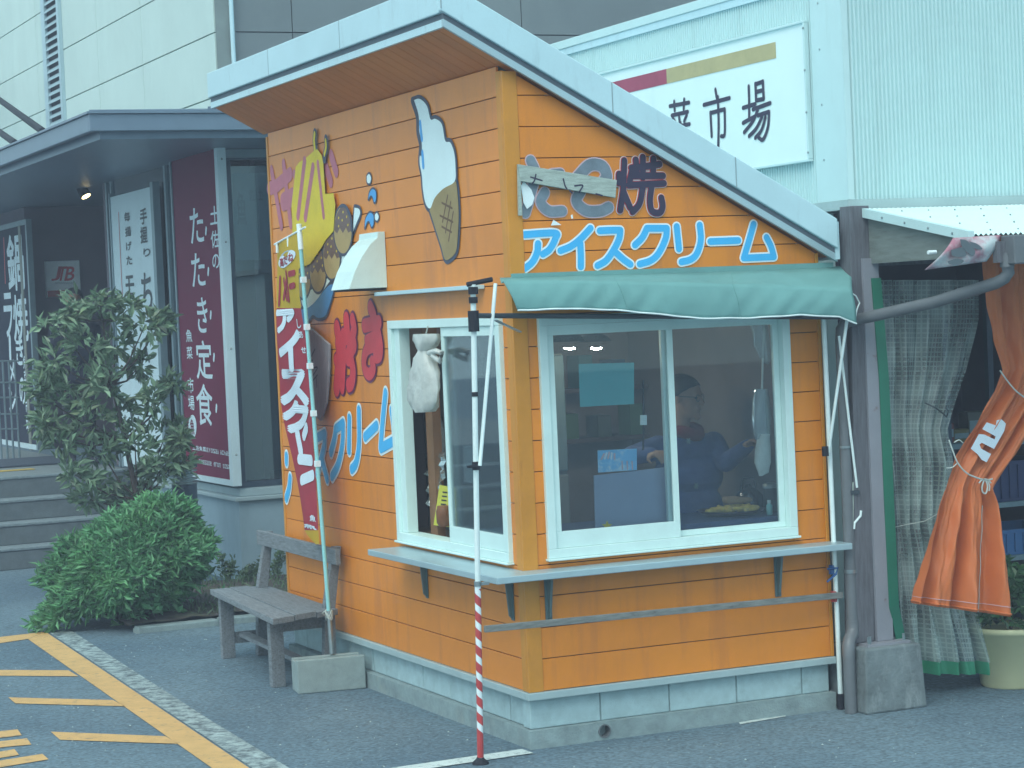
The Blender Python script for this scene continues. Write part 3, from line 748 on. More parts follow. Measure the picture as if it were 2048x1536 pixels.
mb = MB(); shape(mb, [(400,930),(440,935),(610,1085),(605,1340),(585,1560),(540,1700),(470,1640),(430,1580)], 0, LP, OFF+0.012, B5, thick=0.014)
mb.build("plank_board", mat("pale_plank", (0.30,0.31,0.34), 0.85, var=0.2, scale=8, stretch=(9,9,1.2), bump=0.3, bscale=50), p2, bevel=0.002)
mb = MB(); strokes(mb, [[(500,1120),(470,1180)], [(430,1240),(480,1210)], [(445,1180),(440,1300),(470,1330)], [(470,1280),(520,1270),(480,1340)], [(480,1380),(520,1330)], [(510,1350),(515,1430)], [(440,1420),(480,1400)], [(450,1560),(490,1590)]], 0, LP, 0.005, OFF+0.027, B5, seg=6)
mb.build("brush_writing", M['navy_letter'], p2)["kind"] = "stuff"
M['plank_edge'] = mat("cut_wood_edge", (0.36,0.33,0.26), 0.8, var=0.2, scale=30)

# ------------------------------------------------------------------ awning
aw = thing("awning", (0.8, -0.2, 0), "green fabric awning with white piping over the front window on poles", "awning")
def on(px, py, y): return P(px, py, 1, y)
tops = [(1000,556),(1140,551),(1400,544),(1600,537),(1702,532)]
folds = [(1006,562),(1140,561),(1400,566),(1600,574),(1704,580)]
bots = [(1034,621),(1140,617),(1230,620),(1400,637),(1500,636),(1600,630),(1680,634),(1714,647)]
def lerp_px(L_, t):
    xs = [p[0] for p in L_]; x = xs[0]+(xs[-1]-xs[0])*t; return x, float(np.interp(x, xs, [p[1] for p in L_]))
n = 121; gridp = []
ts = np.linspace(0, 1, n)
top3 = [on(*lerp_px(tops, t), -0.03) for t in ts]; fold3 = [on(*lerp_px(folds, t), -0.30) for t in ts]; bot3 = [on(*lerp_px(bots, t), -0.335) for t in ts]
for k in range(6):
    a = k/5; gridp.append([top3[i]*(1-a)+fold3[i]*a-np.array([0,0,(0.018+0.006*math.sin(ts[i]*23)+0.003*math.sin(ts[i]*71+6*a))*math.sin(math.pi*a)]) for i in range(n)])
for k in range(1, 9):
    a = k/8
    gridp.append([fold3[i]*(1-a)+bot3[i]*a+np.array([0, -0.012*math.sin(math.pi*a)-0.007*a*math.sin(ts[i]*17+1)-0.003*a*math.sin(ts[i]*41+3*a)-0.0035*math.sin(ts[i]*95+9*a)*math.sin(ts[i]*6), -0.001*math.sin(ts[i]*60+5*a)]) for i in range(n)])
MB().grid(gridp).build("canopy", M['awning'], aw, smooth=True, solid=0.003)
MB().tube([p+np.array([0,-0.003,0]) for p in gridp[-1]], 0.0045, 6).build("piping", M['piping'], aw, smooth=True)
for tt in (0.33, 0.66):
    k_ = int(tt*(n-1)); MB().tube([g_[k_]+np.array([0,-0.002,0]) for g_ in gridp], 0.0022, 5).build("seam", M['awning'], aw, smooth=True)
MB().beam((-0.02,-0.026,2.376), (1.86,-0.026,2.372), 0.02, 0.03).build("wall_rail", M['awning'], aw)
M['dark_metal'] = mat("dark_grey_metal", (0.05,0.07,0.085), 0.5, metal=0.2)
lp0, lp1 = np.array([-0.377,-0.19,0.0]), P(946,566,0,-0.40)
def along(a, b, z): t = (z-a[2])/(b[2]-a[2]); return a+(b-a)*t
lt = along(lp0, lp1, 2.34)
rp0, rp1 = np.array([1.79,-0.045,0.0]), P(1648,650,1,-0.10)
pole = MB().tube([along(lp0,lp1,0.88), lt], 0.0135, 12).build("pole", M['white_paint'], aw, smooth=True)
MB().tube([along(lp0,lp1,0.03), along(lp0,lp1,0.885)], 0.0150, 12).build("pole_sleeve", M['letter_white'], pole, smooth=True)
# red spiral tape
zz = np.linspace(0.14, 0.87, 300); sp = MB(); ring = []
for z in zz:
    c = along(lp0, lp1, z); row = []
    ph = (0.87-z)/0.0835*2*math.pi
    for k in range(9):
        a = ph+(k/8-0.5)*math.pi*1.12
        row.append(c+0.0158*np.array([math.cos(a), math.sin(a), 0]))
    ring.append(row)
sp.grid(ring); sp.tube([along(lp0,lp1,0.035), along(lp0,lp1,0.142)], 0.0160, 12)
sp.build("red_tape_spiral", M['red_tape'], pole, smooth=True)
MB().lathe([(0.041,0),(0.041,0.006),(0.034,0.014),(0.02,0.026),(0.017,0.034)], lp0+np.array([0,0,0.001]), 20).build("foot", M['black'], pole, smooth=True)
c = along(lp0,lp1,0.895); MB().tube([c-np.array([0,0,0.012]), c+np.array([0,0,0.012])], 0.018, 12).beam(c+np.array([0.01,-0.018,0]), c+np.array([0.05,-0.02,0]), 0.014, 0.014).build("clamp", M['galv'], pole)
for z, h, r in ((2.165,0.10,0.027),(2.265,0.03,0.022),(2.31,0.035,0.024),(1.815,0.022,0.0155)):
    c = along(lp0,lp1,z); MB().tube([c-np.array([0,0,h/2]), c+np.array([0,0,h/2])], r, 10).build("collar", M['black'], pole)
c = along(lp0,lp1,1.47); MB().tube([c-np.array([0,0,0.02]), c+np.array([0,0,0.02])], 0.019, 10).beam(c+np.array([-0.015,-0.02,0]), c+np.array([-0.055,-0.03,0]), 0.016, 0.012).build("clamp", M['black'], pole)
MB().tube([along(lp0,lp1,2.33)+np.array([-0.03,0,0.01]), lt+np.array([0.10,0.0,0.02])], 0.012, 8).build("cap", M['black'], pole)
cor = gridp[0][0]+np.array([-0.03,-0.10,0.0])
brace_top = on(991, 567, -0.30)
MB().tube([along(lp0,lp1,1.47)+np.array([0.012,-0.02,0]), brace_top], 0.0095, 10).build("brace", M['white_paint'], aw, smooth=True)
cb1 = on(1700, 634, -0.22)
MB().tube([along(lp0,lp1,2.19), along(lp0,lp1,2.19)+np.array([0.06,0.10,0.0]), cb1], 0.013, 10).build("crossbar", M['dark_metal'], aw, smooth=True)
MB().beam(on(990,640,-0.28), on(1040,664,-0.20), 0.02, 0.006).build("lever", M['galv'], aw)
rpole = MB().tube([rp0+np.array([0,0,0.06]), rp1+(rp1-rp0)*0.08], 0.0135, 12).build("pole", M['white_paint'], aw, smooth=True)
MB().tube([rp0+np.array([0,0,0.002]), rp0+np.array([0,0,0.085])], 0.019, 12).build("foot", M['black'], rpole)
def onr(px, py, y=-0.12): return P(px, py, 1, y)
MB().tube([onr(1657,905), onr(1694,640,-0.28)], 0.0085, 10).build("brace", M['white_paint'], aw, smooth=True)
MB().tube([onr(1650,893), onr(1651,912)], 0.018, 10).build("clamp", M['black'], rpole)
crank = MB().tube([onr(1678,672,-0.2), onr(1714,975,-0.14)], 0.007, 8).build("crank_rod", M['white_paint'], aw, smooth=True)
MB().tube([onr(1706,964,-0.14), onr(1706,1014,-0.14), onr(1705,1058,-0.14)], 0.004, 6).build("crank_shaft", M['wood_plank'], crank)
MB().tube([onr(1708,1058,-0.14), onr(1709,1046,-0.14), onr(1721,1032,-0.14), onr(1722,1021,-0.14)], 0.007, 8).build("crank_handle", M['white_paint'], crank)
MB().beam(onr(1700,985,-0.14), onr(1717,984,-0.14), 0.02, 0.02).build("crank_joint", M['dark_metal'], crank)
M['blue_plastic'] = mat("blue_plastic_tie", (0.02,0.10,0.30), 0.5)
MB().tube([onr(1655,1138,-0.06), onr(1676,1136,-0.10), onr(1672,1148,-0.10), onr(1654,1164,-0.09)], 0.006, 6).build("blue_tie", M['blue_plastic'], rpole)
MB().tube([onr(1664,1130,-0.055), onr(1665,1148,-0.055)], 0.019, 10).build("blue_tie_band", M['blue_plastic'], rpole)
MB().tube([onr(1668,1182,-0.055), onr(1669,1203,-0.055)], 0.019, 10).build("red_band", M['red_tape'], rpole)
bs = [on(1702,585,-0.30), on(1712,592,-0.29), on(1719,606,-0.28), on(1714,618,-0.28), on(1711,634,-0.28)]
MB().tube(bs, 0.004, 6).tube([on(1705,590,-0.3), on(1709,612,-0.29), on(1708,626,-0.29)], 0.004, 6).build("tie_string", M['piping'], aw)
# old batten tied between the poles
b0 = along(lp0,lp1,0.672)+np.array([0.02,-0.03,0]); b1 = P(1684,1190,1,-0.085)
mb = MB().beam(b0, b1, 0.022, 0.032)
ob = mb.build("wooden_batten", M['wood_x'], None, bevel=0.002)
tag(ob, "long grey wooden batten tied low between the two awning poles", "batten")
print("awning")

# ------------------------------------------------------------------ banner, concrete block, bench
M['banner_red'] = mat("banner_red", (0.40,0.035,0.06), 0.75, var=0.08, trans=0.25)
M['banner_yellow'] = mat("banner_yellow", (0.58,0.40,0.02), 0.75, var=0.06, trans=0.25)
M['banner_white'] = mat("banner_white", (0.62,0.72,0.80), 0.7, var=0.03)
M['pole_teal'] = mat("pale_teal_pole", (0.26,0.60,0.62), 0.35, var=0.06)
BX = -0.19
bn0, bn1 = P(664,1308,0,BX), P(598,448,0,BX)
ban = thing("banner_flag", bn0-np.array([0,0,0.02]), "red and yellow vertical banner flag with white lettering on a pale teal pole", "banner")
def bal(t): return bn0+(bn1-bn0)*t
bp = MB().tube([bal(0), bal(0.10)], 0.0155, 12).build("lower_pole", M['galv'], ban, smooth=True)
up = MB().tube([bal(0.09), bal(0.985)], 0.0125, 12).build("upper_pole", M['pole_teal'], ban, smooth=True)
MB().tube([bal(0.94), bal(1.0)], 0.0165, 12).build("pole_cap", M['letter_white'], up)
arm0, arm1 = bal(0.985), P(549,489,0,BX)
MB().tube([arm0+(arm0-arm1)*0.22, arm1], 0.0065, 8).build("cross_arm", M['letter_white'], ban)
lefts = [(490,549),(560,551),(615,556),(640,557),(720,560),(800,565),(850,572),(900,581),(950,591),(1000,603),(1040,611),(1062,613),(1090,640)]
def bdef(p):
    y, z = p[1], p[2]
    w = 0.022*math.sin(z*4.1+y*5)+0.012*math.sin(z*9.3-y*11)
    return (p[0]+w*0.6-0.004, y, z)
def poleu(py): t = (py-1308)/(448-1308); return bal(t)
def bcloth(y0, y1, n, m=7):
    rows_ = []
    for py in np.linspace(y0, y1, n):
        lx = float(np.interp(py, [a for a, b in lefts], [b for a, b in lefts])); L_ = P(lx, py, 0, BX)
        px_r = 598+(664-598)*(py-448)/(1308-448)
        top_adj = 0
        R_ = P(px_r-3, py-(26*max(0, (560-py)/70)), 0, BX)
        rows_.append([bdef(L_+(R_-L_)*k/(m-1)) for k in range(m)])
    return rows_
cl1 = MB().grid(bcloth(490, 616, 10)).build("cloth_top", M['banner_yellow'], ban, smooth=True)
cl2 = MB().grid(bcloth(616, 1060, 34)).build("cloth_middle", M['banner_red'], ban, smooth=True)
cl3 = MB().grid(bcloth(1060, 1088, 4)).build("cloth_hem", M['banner_yellow'], ban, smooth=True)
def boff(o):
    return lambda p: bdef((BX-o, p[1], p[2]))
D1 = boff(0.004); D2 = boff(0.006)
for a, b, c, d in ((550,488,556,500),(571,475,577,492),(592,464,598,482)):
    pass
for py_t in (0.04, 0.45, 0.9):
    q = arm0+(arm1-arm0)*py_t; MB().tube([q, q+np.array([0,0.0,-0.06])], 0.009, 6).build("loop_tab", M['letter_white'], ban)
for tx in (0.17, 0.35, 0.52, 0.66, 0.83):
    q = bal(0.33+0.65*tx); MB().beam(q-np.array([0,0,0.018]), q+np.array([0,0,0.018]), 0.036, 0.03, up=(1,0,0)).build("sleeve_clip", M['letter_white'], ban)
ov = [(574.5+21*math.cos(t)-0*math.sin(t), 518+16*math.sin(t)-9*math.cos(t)) for t in np.linspace(0, 2*math.pi, 18, endpoint=False)]
mb = MB(); shape(mb, ov, 0, BX, 0.0, PHOTO); mb.v = [D1(p) for p in mb.v]; mb.build("badge", M['banner_white'], cl1)
for ch, r in (("高",(558,516,569,533)),("だ",(570,511,581,529)),("ね",(582,506,592,523))):
    mb = MB(); glyph(mb, ch, r, 0, BX, 0, bold=0.022, deform=D2); mb.build("letter", M['banner_red'], cl1)
for ln in ([(558,556),(561,608)], [(568,560),(577,598)], [(578,555),(569,596)], [(584,548),(596,545)], [(586,573),(597,570)], [(576,545),(582,600)]):
    mb = MB(); strokes(mb, [ln], 0, BX, 0.019, 0, deform=D1, seg=8); mb.build("letter", M['banner_red'], cl1)
for ch, r in (("ア",(559,622,594,662)),("イ",(566,664,602,738)),("ス",(566,744,615,806)),("ク",(571,806,617,862))):
    mb = MB(); glyph(mb, ch, r, 0, BX, 0, bold=0.06, deform=D1); mb.build("letter", M['banner_white'], cl2)
for ln in ([(592,866),(600,905)], [(612,855),(604,872)], [(598,918),(624,921)], [(606,960),(628,950)]):
    mb = MB(); strokes(mb, [ln], 0, BX, 0.034, 0, deform=D1, seg=8); mb.build("letter", M['banner_white'], cl2)
for ch, r in (("し",(598,638,606,656)),("あ",(600,662,608,676)),("せ",(603,694,611,706))):
    mb = MB(); glyph(mb, ch, r, 0, BX, 0, bold=0.022, deform=D1); mb.build("letter", M['banner_white'], cl2)
for r in ((628,1030,638,1042),(614,1049,640,1056)):
    mb = MB(); glyph(mb, "魚", r, 0, BX, 0, bold=0.022, deform=D1); mb.build("letter", M['banner_white'], cl2)
M['rope'] = mat("white_rope", (0.50,0.55,0.52), 0.9)
rp = []
q0 = bal(0.085)
for k in range(60):
    a = k/60*2*math.pi*3.5; rp.append(q0+np.array([0.02*math.cos(a), 0.02*math.sin(a), 0.022*math.sin(k*0.8)+0.0004*k]))
MB().tube(rp, 0.0042, 6).tube([q0+np.array([-0.02,-0.01,0.01]), q0+np.array([-0.05,-0.02,0.03]), q0+np.array([-0.03,-0.03,0.045])], 0.004, 6).build("rope_tie", M['rope'], ban, smooth=True)

# block: hollow concrete footing block turned slightly
cb = thing("concrete_block", (-0.23,2.40,0), "pale concrete block holding the banner pole beside the bench", "block")
ang = math.radians(-8); ca, sa = math.cos(ang), math.sin(ang)
def rot(x, y): return -0.235+x*ca-y*sa, 2.405+x*sa+y*ca
def rbox(mb, x0, x1, y0, y1, z0, z1):
    q = [rot(x0,y0), rot(x1,y0), rot(x1,y1), rot(x0,y1)]
    return mb.hexa([(a,b,z0) for a,b in q], [(a,b,z1) for a,b in q])
blk = MB()
rbox(blk, -0.205, 0.205, -0.095, -0.055, 0.001, 0.20); rbox(blk, -0.205, 0.205, 0.055, 0.095, 0.001, 0.195)
rbox(blk, -0.2045, -0.165, -0.0545, 0.0545, 0.001, 0.185); rbox(blk, 0.165, 0.2045, -0.0545, 0.0545, 0.001, 0.185)
blk.build("shell", M['concrete'], cb, bevel=0.006)
rbox(MB(), -0.164, 0.164, -0.0540, 0.0540, 0.001, 0.178).build("mortar_fill", M['footing'], cb)

# bench
bench = thing("wooden_bench", (-0.3,3.3,0), "weathered grey wooden bench with backrest against the orange kiosk wall", "bench")
A_, B_, C_, D_ = np.array([-0.43,4.16]), np.array([-0.045,4.10]), np.array([-0.085,2.60]), np.array([-0.565,2.42])
for i in range(3):
    a0, a1 = i/3+0.006, (i+1)/3-0.006
    q = [A_+(B_-A_)*a0, A_+(B_-A_)*a1, D_+(C_-D_)*a1, D_+(C_-D_)*a0]
    dz = (0.0, 0.004, -0.003)[i]
    MB().hexa([(p[0],p[1],0.415+dz) for p in q], [(p[0],p[1],0.452+dz) for p in q]).build("seat_plank", M['wood_grey'], bench, bevel=0.004)
def leg(x, y, w, d, z1):
    return MB().box(x-w/2, x+w/2, y-d/2, y+d/2, 0.0, z1).build("leg", M['wood_grey'], bench, bevel=0.004)
leg(-0.36, 4.04, 0.09, 0.05, 0.412); leg(-0.46, 2.70, 0.085, 0.06, 0.412)
for yb, lean in ((3.98, 0.0), (2.66, 0.0)):
    MB().prism([(-0.175,yb,0),(-0.09,yb,0),(-0.085,yb,0.42),(-0.025,yb,0.82),(-0.075,yb,0.82),(-0.15,yb,0.46)], (0,0.055,0)).build("back_post", M['wood_grey'], bench, bevel=0.004)
MB().beam((-0.085,4.12,0.775), (-0.085,2.56,0.765), 0.032, 0.095).build("back_rail", M['wood_grey'], bench, bevel=0.004)
MB().beam((-0.40,4.04,0.13), (-0.11,4.04,0.13), 0.03, 0.075).build("stretcher", M['wood_grey'], bench)
MB().beam((-0.46,2.70,0.37), (-0.11,2.72,0.37), 0.035, 0.08).build("stretcher", M['wood_grey'], bench)
MB().beam((-0.25,4.02,0.15), (-0.30,2.70,0.14), 0.07, 0.025).build("stretcher", M['wood_grey'], bench)

# ------------------------------------------------------------------ plants
M['leaf_bush'] = mat("mugwort_leaf", (0.115,0.30,0.14), 0.6, var=0.25, scale=5, island=0.45, trans=0.18, col2=(0.14,0.33,0.13), f2=(0.5,0.7), s2=2.5)
M['leaf_shrub'] = mat("laurel_leaf", (0.15,0.235,0.15), 0.42, var=0.25, scale=4, island=0.5, trans=0.12, col2=(0.22,0.27,0.13), f2=(0.55,0.75), s2=3)
M['leaf_pot'] = mat("glossy_leaf", (0.05,0.13,0.05), 0.35, var=0.25, scale=6, island=0.4, trans=0.1)
M['bark'] = mat("grey_brown_bark", (0.07,0.055,0.05), 0.9, var=0.3, scale=12, bump=0.6, bscale=60)
def leaf_mesh(centers, dirs, length, width, fold=0.25, jitter=0.3):
    """one quad-folded leaf per centre; dirs are the leaf axes"""
    n = len(centers); c = np.array(centers); d = np.array(dirs)+rng.normal(0, jitter, (n,3)); d /= np.linalg.norm(d, axis=1)[:,None]
    t = rng.normal(0, 1, (n,3)); t[:,2] *= 0.4
    s = np.cross(d, t); s /= np.linalg.norm(s, axis=1)[:,None]; u = np.cross(s, d); u *= np.sign(u[:,2:3]+1e-9)
    L_ = length*rng.uniform(0.65, 1.25, (n,1)); w = width*rng.uniform(0.7, 1.2, (n,1))
    b = c; tip = c+d*L_-u*L_*0.12; mid = c+d*L_*0.5
    l = mid+s*w*0.5+u*w*fold; r = mid-s*w*0.5+u*w*fold
    v = np.stack([b, r, tip, l], 1).reshape(-1, 3)
    k = np.arange(n)*4
    f = np.concatenate([np.stack([k, k+1, k+2], 1), np.stack([k, k+2, k+3], 1)])
    return v.tolist(), f.tolist()
def rosettes(cent, axes, per, length, width, spread=1.0):
    cs, ds = [], []
    for c, a in zip(cent, axes):
        a = a/np.linalg.norm(a)
        for k in range(per):
            v = rng.normal(0, 1, 3); v -= a*(v@a); v /= np.linalg.norm(v)+1e-9
            cs.append(c+rng.normal(0, length*0.18, 3)); ds.append(a*rng.uniform(0.2, 1.0)+v*spread*rng.uniform(0.4, 1.0))
    return leaf_mesh(cs, ds, length, width)

# round bush in front of the steps
bush = thing("bush", (-0.43,6.25,0), "dense round green bush growing at the planting bed corner", "bush")
bc = np.array([-0.42,6.25,0.42]); br = np.array([0.54,0.54,0.44])
cent, axes = [], []
lobes = [(rng.normal(0,1,3), rng.uniform(0.05,0.34)) for _ in range(40)]
lobes = [(l/np.linalg.norm(l), a) for l, a in lobes]
while len(cent) < 2600:
    v = rng.normal(0, 1, 3); v /= np.linalg.norm(v)
    if v[2] < -0.75: continue
    k = 1+sum(a*math.exp(-((1-v@l)/0.025)) for l, a in lobes)
    rad = rng.uniform(0.74, 1.0)**0.6*k*0.92
    p = bc+v*br*rad
    p[0] += 0.42*(p[2]-0.42)      # leans to the right, as it grows
    if p[2] < 0.03: continue
    cent.append(p); axes.append(v*np.array([1,1,0.8])+np.array([0,0,0.75]))
v, f = rosettes(cent, axes, 8, 0.085, 0.027, 1.0)
MB().add(v, f).build("foliage", M['leaf_bush'], bush)
mb = MB()
for k in range(16):
    a = k/16*2*math.pi; e = bc+br*np.array([math.cos(a)*0.75, math.sin(a)*0.75, rng.uniform(-0.1,0.5)])
    mb.tube([(-0.42+0.05*math.cos(a),6.25+0.05*math.sin(a),0.0), ((e[0]-0.42)/2,(e[1]+6.25)/2,0.35), e], [0.012,0.009,0.004], 5)
    mb.build("stem", M['bark'], bush, smooth=True); mb = MB()
# inner shade: twigs and dead leaves inside the bush
cin = [bc+rng.normal(0,1,3)*br*0.33+np.array([0,0,-0.08]) for _ in range(900)]
v, f = rosettes(cin, [np.array([0,0,1.0])]*900, 4, 0.08, 0.04, 1.2)
MB().add(v, f).build("inner_foliage", M['leaf_bush'], bush)

# tall shrub by the porch
def branch_shrub(name, root, label, clusters, trunk_pts, leaf_m, per=26, L_=0.10, w_=0.034):
    th = thing(name, root, label, "shrub")
    tr = MB().tube(trunk_pts[0], trunk_pts[1], 8).build("trunk", M['bark'], th, smooth=True)
    cent, axes = [], []
    tp = [np.array(q) for q in trunk_pts[0]]
    for (c, r) in clusters:
        c = np.array(c)
        base = min(tp, key=lambda q: np.linalg.norm(q-(c-np.array([0,0,0.25]))))
        mid = (base+c)/2+np.array([0,0,-0.05])
        MB().tube([base, mid, c], [0.012,0.008,0.004], 5).build("branch", M['bark'], th, smooth=True)
        for k in range(per):
            v = rng.normal(0, 1, 3); v /= np.linalg.norm(v)
            p = c+v*r*rng.uniform(0.35, 1.0)*np.array([1,1,0.75])
            cent.append(p); axes.append(v+np.array([0,0,0.35]))
    v, f = rosettes(cent, axes, 7, L_, w_, 1.1)
    MB().add(v, f).build("foliage", leaf_m, th)
    return th
SY = 7.7
cl = []
for (px, py, r, dy) in ((150,620,.13,.1),(200,600,.14,-.1),(120,660,.15,.05),(255,620,.13,.1),(290,650,.12,-.1),(170,690,.18,-.15),(230,690,.14,.15),(100,720,.13,0),(150,760,.17,.1),(215,770,.16,-.2),
                        (280,730,.10,.1),(110,810,.15,.1),(180,840,.18,-.1),(250,830,.14,.1),(310,800,.11,-.1),(120,880,.12,.0),(200,900,.15,.1),(270,890,.16,-.15),(330,870,.13,.1),(350,920,.10,-.1),
                        (150,950,.13,-.1),(210,970,.14,.1),(280,950,.14,.15),(320,940,.12,-.2),(180,1000,.10,0),(90,770,.09,.1),(95,850,.08,0),(325,640,.07,.1),(345,770,.07,0),(360,880,.08,-.1),(250,1000,.1,.1)):
    cl.append((P(px, py, 1, SY+dy), r*1.15))
tx = P(272,1100,1,SY); t2 = P(205,640,1,SY)
branch_shrub("tall_shrub", (tx[0],SY,0.03), "tall loose evergreen shrub standing in front of the porch signs", cl,
             ([(tx[0],SY,0.0), P(275,1000,1,SY), P(250,880,1,SY+.02), P(225,770,1,SY), t2], [0.03,0.026,0.02,0.015,0.006]), M['leaf_shrub'], per=13, L_=0.115, w_=0.040)

# weeds along the restaurant base
M['leaf_weed'] = mat("weed_leaf", (0.10,0.17,0.09), 0.6, var=0.3, scale=9, island=0.4, trans=0.15)
for i, (px, py, h, lab) in enumerate(((455,1180,0.24,"sprawling weed left of two others along the grey base wall"),(500,1180,0.17,"low leafy weed in the middle of three by the grey base wall"),(545,1168,0.26,"upright weed nearest the kiosk's rear corner"))):
    b = P(px, py, 1, 7.75); b[2] = 0.04
    w = thing("weed", b, lab, "weed", "weeds by the restaurant base wall")
    cent, axes = [], []
    for k in range(7):
        tip = b+np.array([rng.normal(0,0.09), rng.normal(0,0.07), h*rng.uniform(0.6,1.1)])
        MB().tube([b, (b+tip)/2+np.array([0,0,0.02]), tip], 0.003, 4).build("stem", M['leaf_weed'], w)
        for t in np.linspace(0.3, 1, 6): cent.append(b+(tip-b)*t); axes.append(np.array([0,0,1.0]))
    v, f = rosettes(cent, axes, 5, 0.05, 0.02, 1.2); MB().add(v, f).build("foliage", M['leaf_weed'], w)
cent = np.stack([rng.uniform(-0.1,1.2,500), rng.uniform(5.75,7.9,500), np.full(500,0.06)], 1)
v, f = leaf_mesh(cent, np.tile([0,0,1.0],(500,1)), 0.10, 0.008, jitter=0.5)
tag(MB().add(v, f).build("ground_grass", M['leaf_weed']), "sparse dry grass on the planting bed soil", "grass", kind="stuff")
print("plants")

# ------------------------------------------------------------------ restaurant (left, behind)
M['base_paint'] = mat("pale_blue_grey_render", (0.26,0.36,0.42), 0.85, var=0.08, scale=3, bump=0.1, bscale=120, col2=(0.19,0.27,0.32), f2=(0.5,0.8), s2=1.5, streak=(2,2,0.6))
M['cap_stone'] = mat("pale_ledge", (0.33,0.42,0.45), 0.7, var=0.08)
M['dark_frame'] = mat("dark_blue_frame", (0.05,0.075,0.11), 0.4, metal=0.3)
M['grey_frame'] = mat("grey_blue_frame", (0.20,0.28,0.32), 0.45, metal=0.2)
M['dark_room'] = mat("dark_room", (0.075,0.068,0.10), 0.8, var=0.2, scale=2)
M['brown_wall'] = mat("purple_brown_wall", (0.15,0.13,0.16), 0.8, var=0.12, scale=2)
M['canopy_metal'] = mat("blue_grey_canopy", (0.15,0.21,0.28), 0.4, metal=0.2, var=0.08)
M['canopy_under'] = mat("canopy_soffit", (0.27,0.26,0.32), 0.8, var=0.08, scale=2)
RXW, RYF, PZ = 1.0, 8.05, 0.82
rest = thing("restaurant_building", (3.5,10,0), "single storey restaurant front with dark glass under a flat metal canopy", "restaurant")
MB().box(RXW, 7, RYF, 11.6, 0, 0.70).build("base_wall", M['base_paint'], rest)
MB().box(RXW-0.04, 7, RYF-0.04, 11.62, 0.701, 0.735).box(RXW+0.02, 7, RYF+0.02, 11.61, 0.736, 0.80).build("base_ledge", M['cap_stone'], rest, bevel=0.006)
# glazed front
gy = RYF+0.16
for x in (1.06, 1.60, 2.6, 3.6):
    MB().box(x, x+0.05, gy-0.03, gy+0.05, 0.801, 3.60).build("mullion", M['dark_frame'], rest)
for x in (1.115, 1.655, 2.655):
    MB().box(x, x+(0.48 if x < 1.2 else 0.94), gy, gy+0.008, 0.86, 3.55).build("glass_pane", M['glass_dark'], rest)
MB().box(1.06, 7, gy-0.028, gy+0.048, 3.601, 3.765).build("head_beam", M['dark_frame'], rest)
MB().box(1.111, 4.6, gy-0.02, gy+0.04, 0.801, 0.855).build("sill", M['dark_frame'], rest)
MB().box(1.05, 7, gy-0.05, gy-0.031, 3.62, 3.69).build("trim_strip", M['grey_frame'], rest)
# left glazed side, dark room behind
for y in (8.26, 9.72, 9.95, 11.95, 12.15):
    MB().box(RXW+0.03, RXW+0.09, y, y+0.06, 0.81, 3.76).build("mullion", M['grey_frame'], rest)
MB().box(RXW+0.05, RXW+0.058, 8.33, 9.71, 0.81, 3.76).build("glass_pane", M['glass_dark'], rest)
MB().box(RXW+0.05, RXW+0.058, 9.79, 9.94, 0.81, 3.76).build("glass_pane", M['glass_dark'], rest)
MB().box(RXW+0.05, RXW+0.058, 10.02, 11.94, 0.81, 3.76).build("glass_pane", M['glass_dark'], rest)
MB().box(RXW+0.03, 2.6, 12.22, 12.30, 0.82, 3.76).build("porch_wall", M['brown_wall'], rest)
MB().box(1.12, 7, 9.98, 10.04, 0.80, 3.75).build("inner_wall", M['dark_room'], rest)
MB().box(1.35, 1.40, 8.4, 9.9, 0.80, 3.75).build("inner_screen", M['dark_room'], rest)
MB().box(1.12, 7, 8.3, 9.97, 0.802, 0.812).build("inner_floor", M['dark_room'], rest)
M['pale_board'] = mat("pale_inner_board", (0.16,0.24,0.28), 0.6)
MB().box(1.17, 1.58, 8.34, 8.36, 2.75, 3.50).build("reflection_board", M['pale_board'], rest)  # added board and letters stand in for a sign reflected in the glass
mb = MB(); glyph(mb, "魚", (474,385,492,450), 1, 8.338, 0.001, bold=0.022); mb.build("reflection_letter", M['dark_frame'], rest)
mb = MB(); glyph(mb, "土", (515,375,526,400), 1, 8.338, 0.001, bold=0.022); mb.build("reflection_letter", M['dark_frame'], rest)
mb = MB(); glyph(mb, "佐", (498,378,509,402), 1, 8.338, 0.001, bold=0.022); mb.build("reflection_letter", M['dark_frame'], rest)
# deep porch back wall with the next shop's sign
JY = 16.3
jx0 = P(62,700,1,JY)[0]
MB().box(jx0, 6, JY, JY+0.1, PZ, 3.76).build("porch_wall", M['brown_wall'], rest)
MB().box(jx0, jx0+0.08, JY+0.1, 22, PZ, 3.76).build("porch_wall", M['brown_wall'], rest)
M['cream_trim'] = mat("dull_cream_trim", (0.24,0.25,0.22), 0.6)
MB().box(jx0-0.06, jx0-0.001, JY-0.02, JY+0.10, PZ, 3.5).build("door_trim", M['cream_trim'], rest)
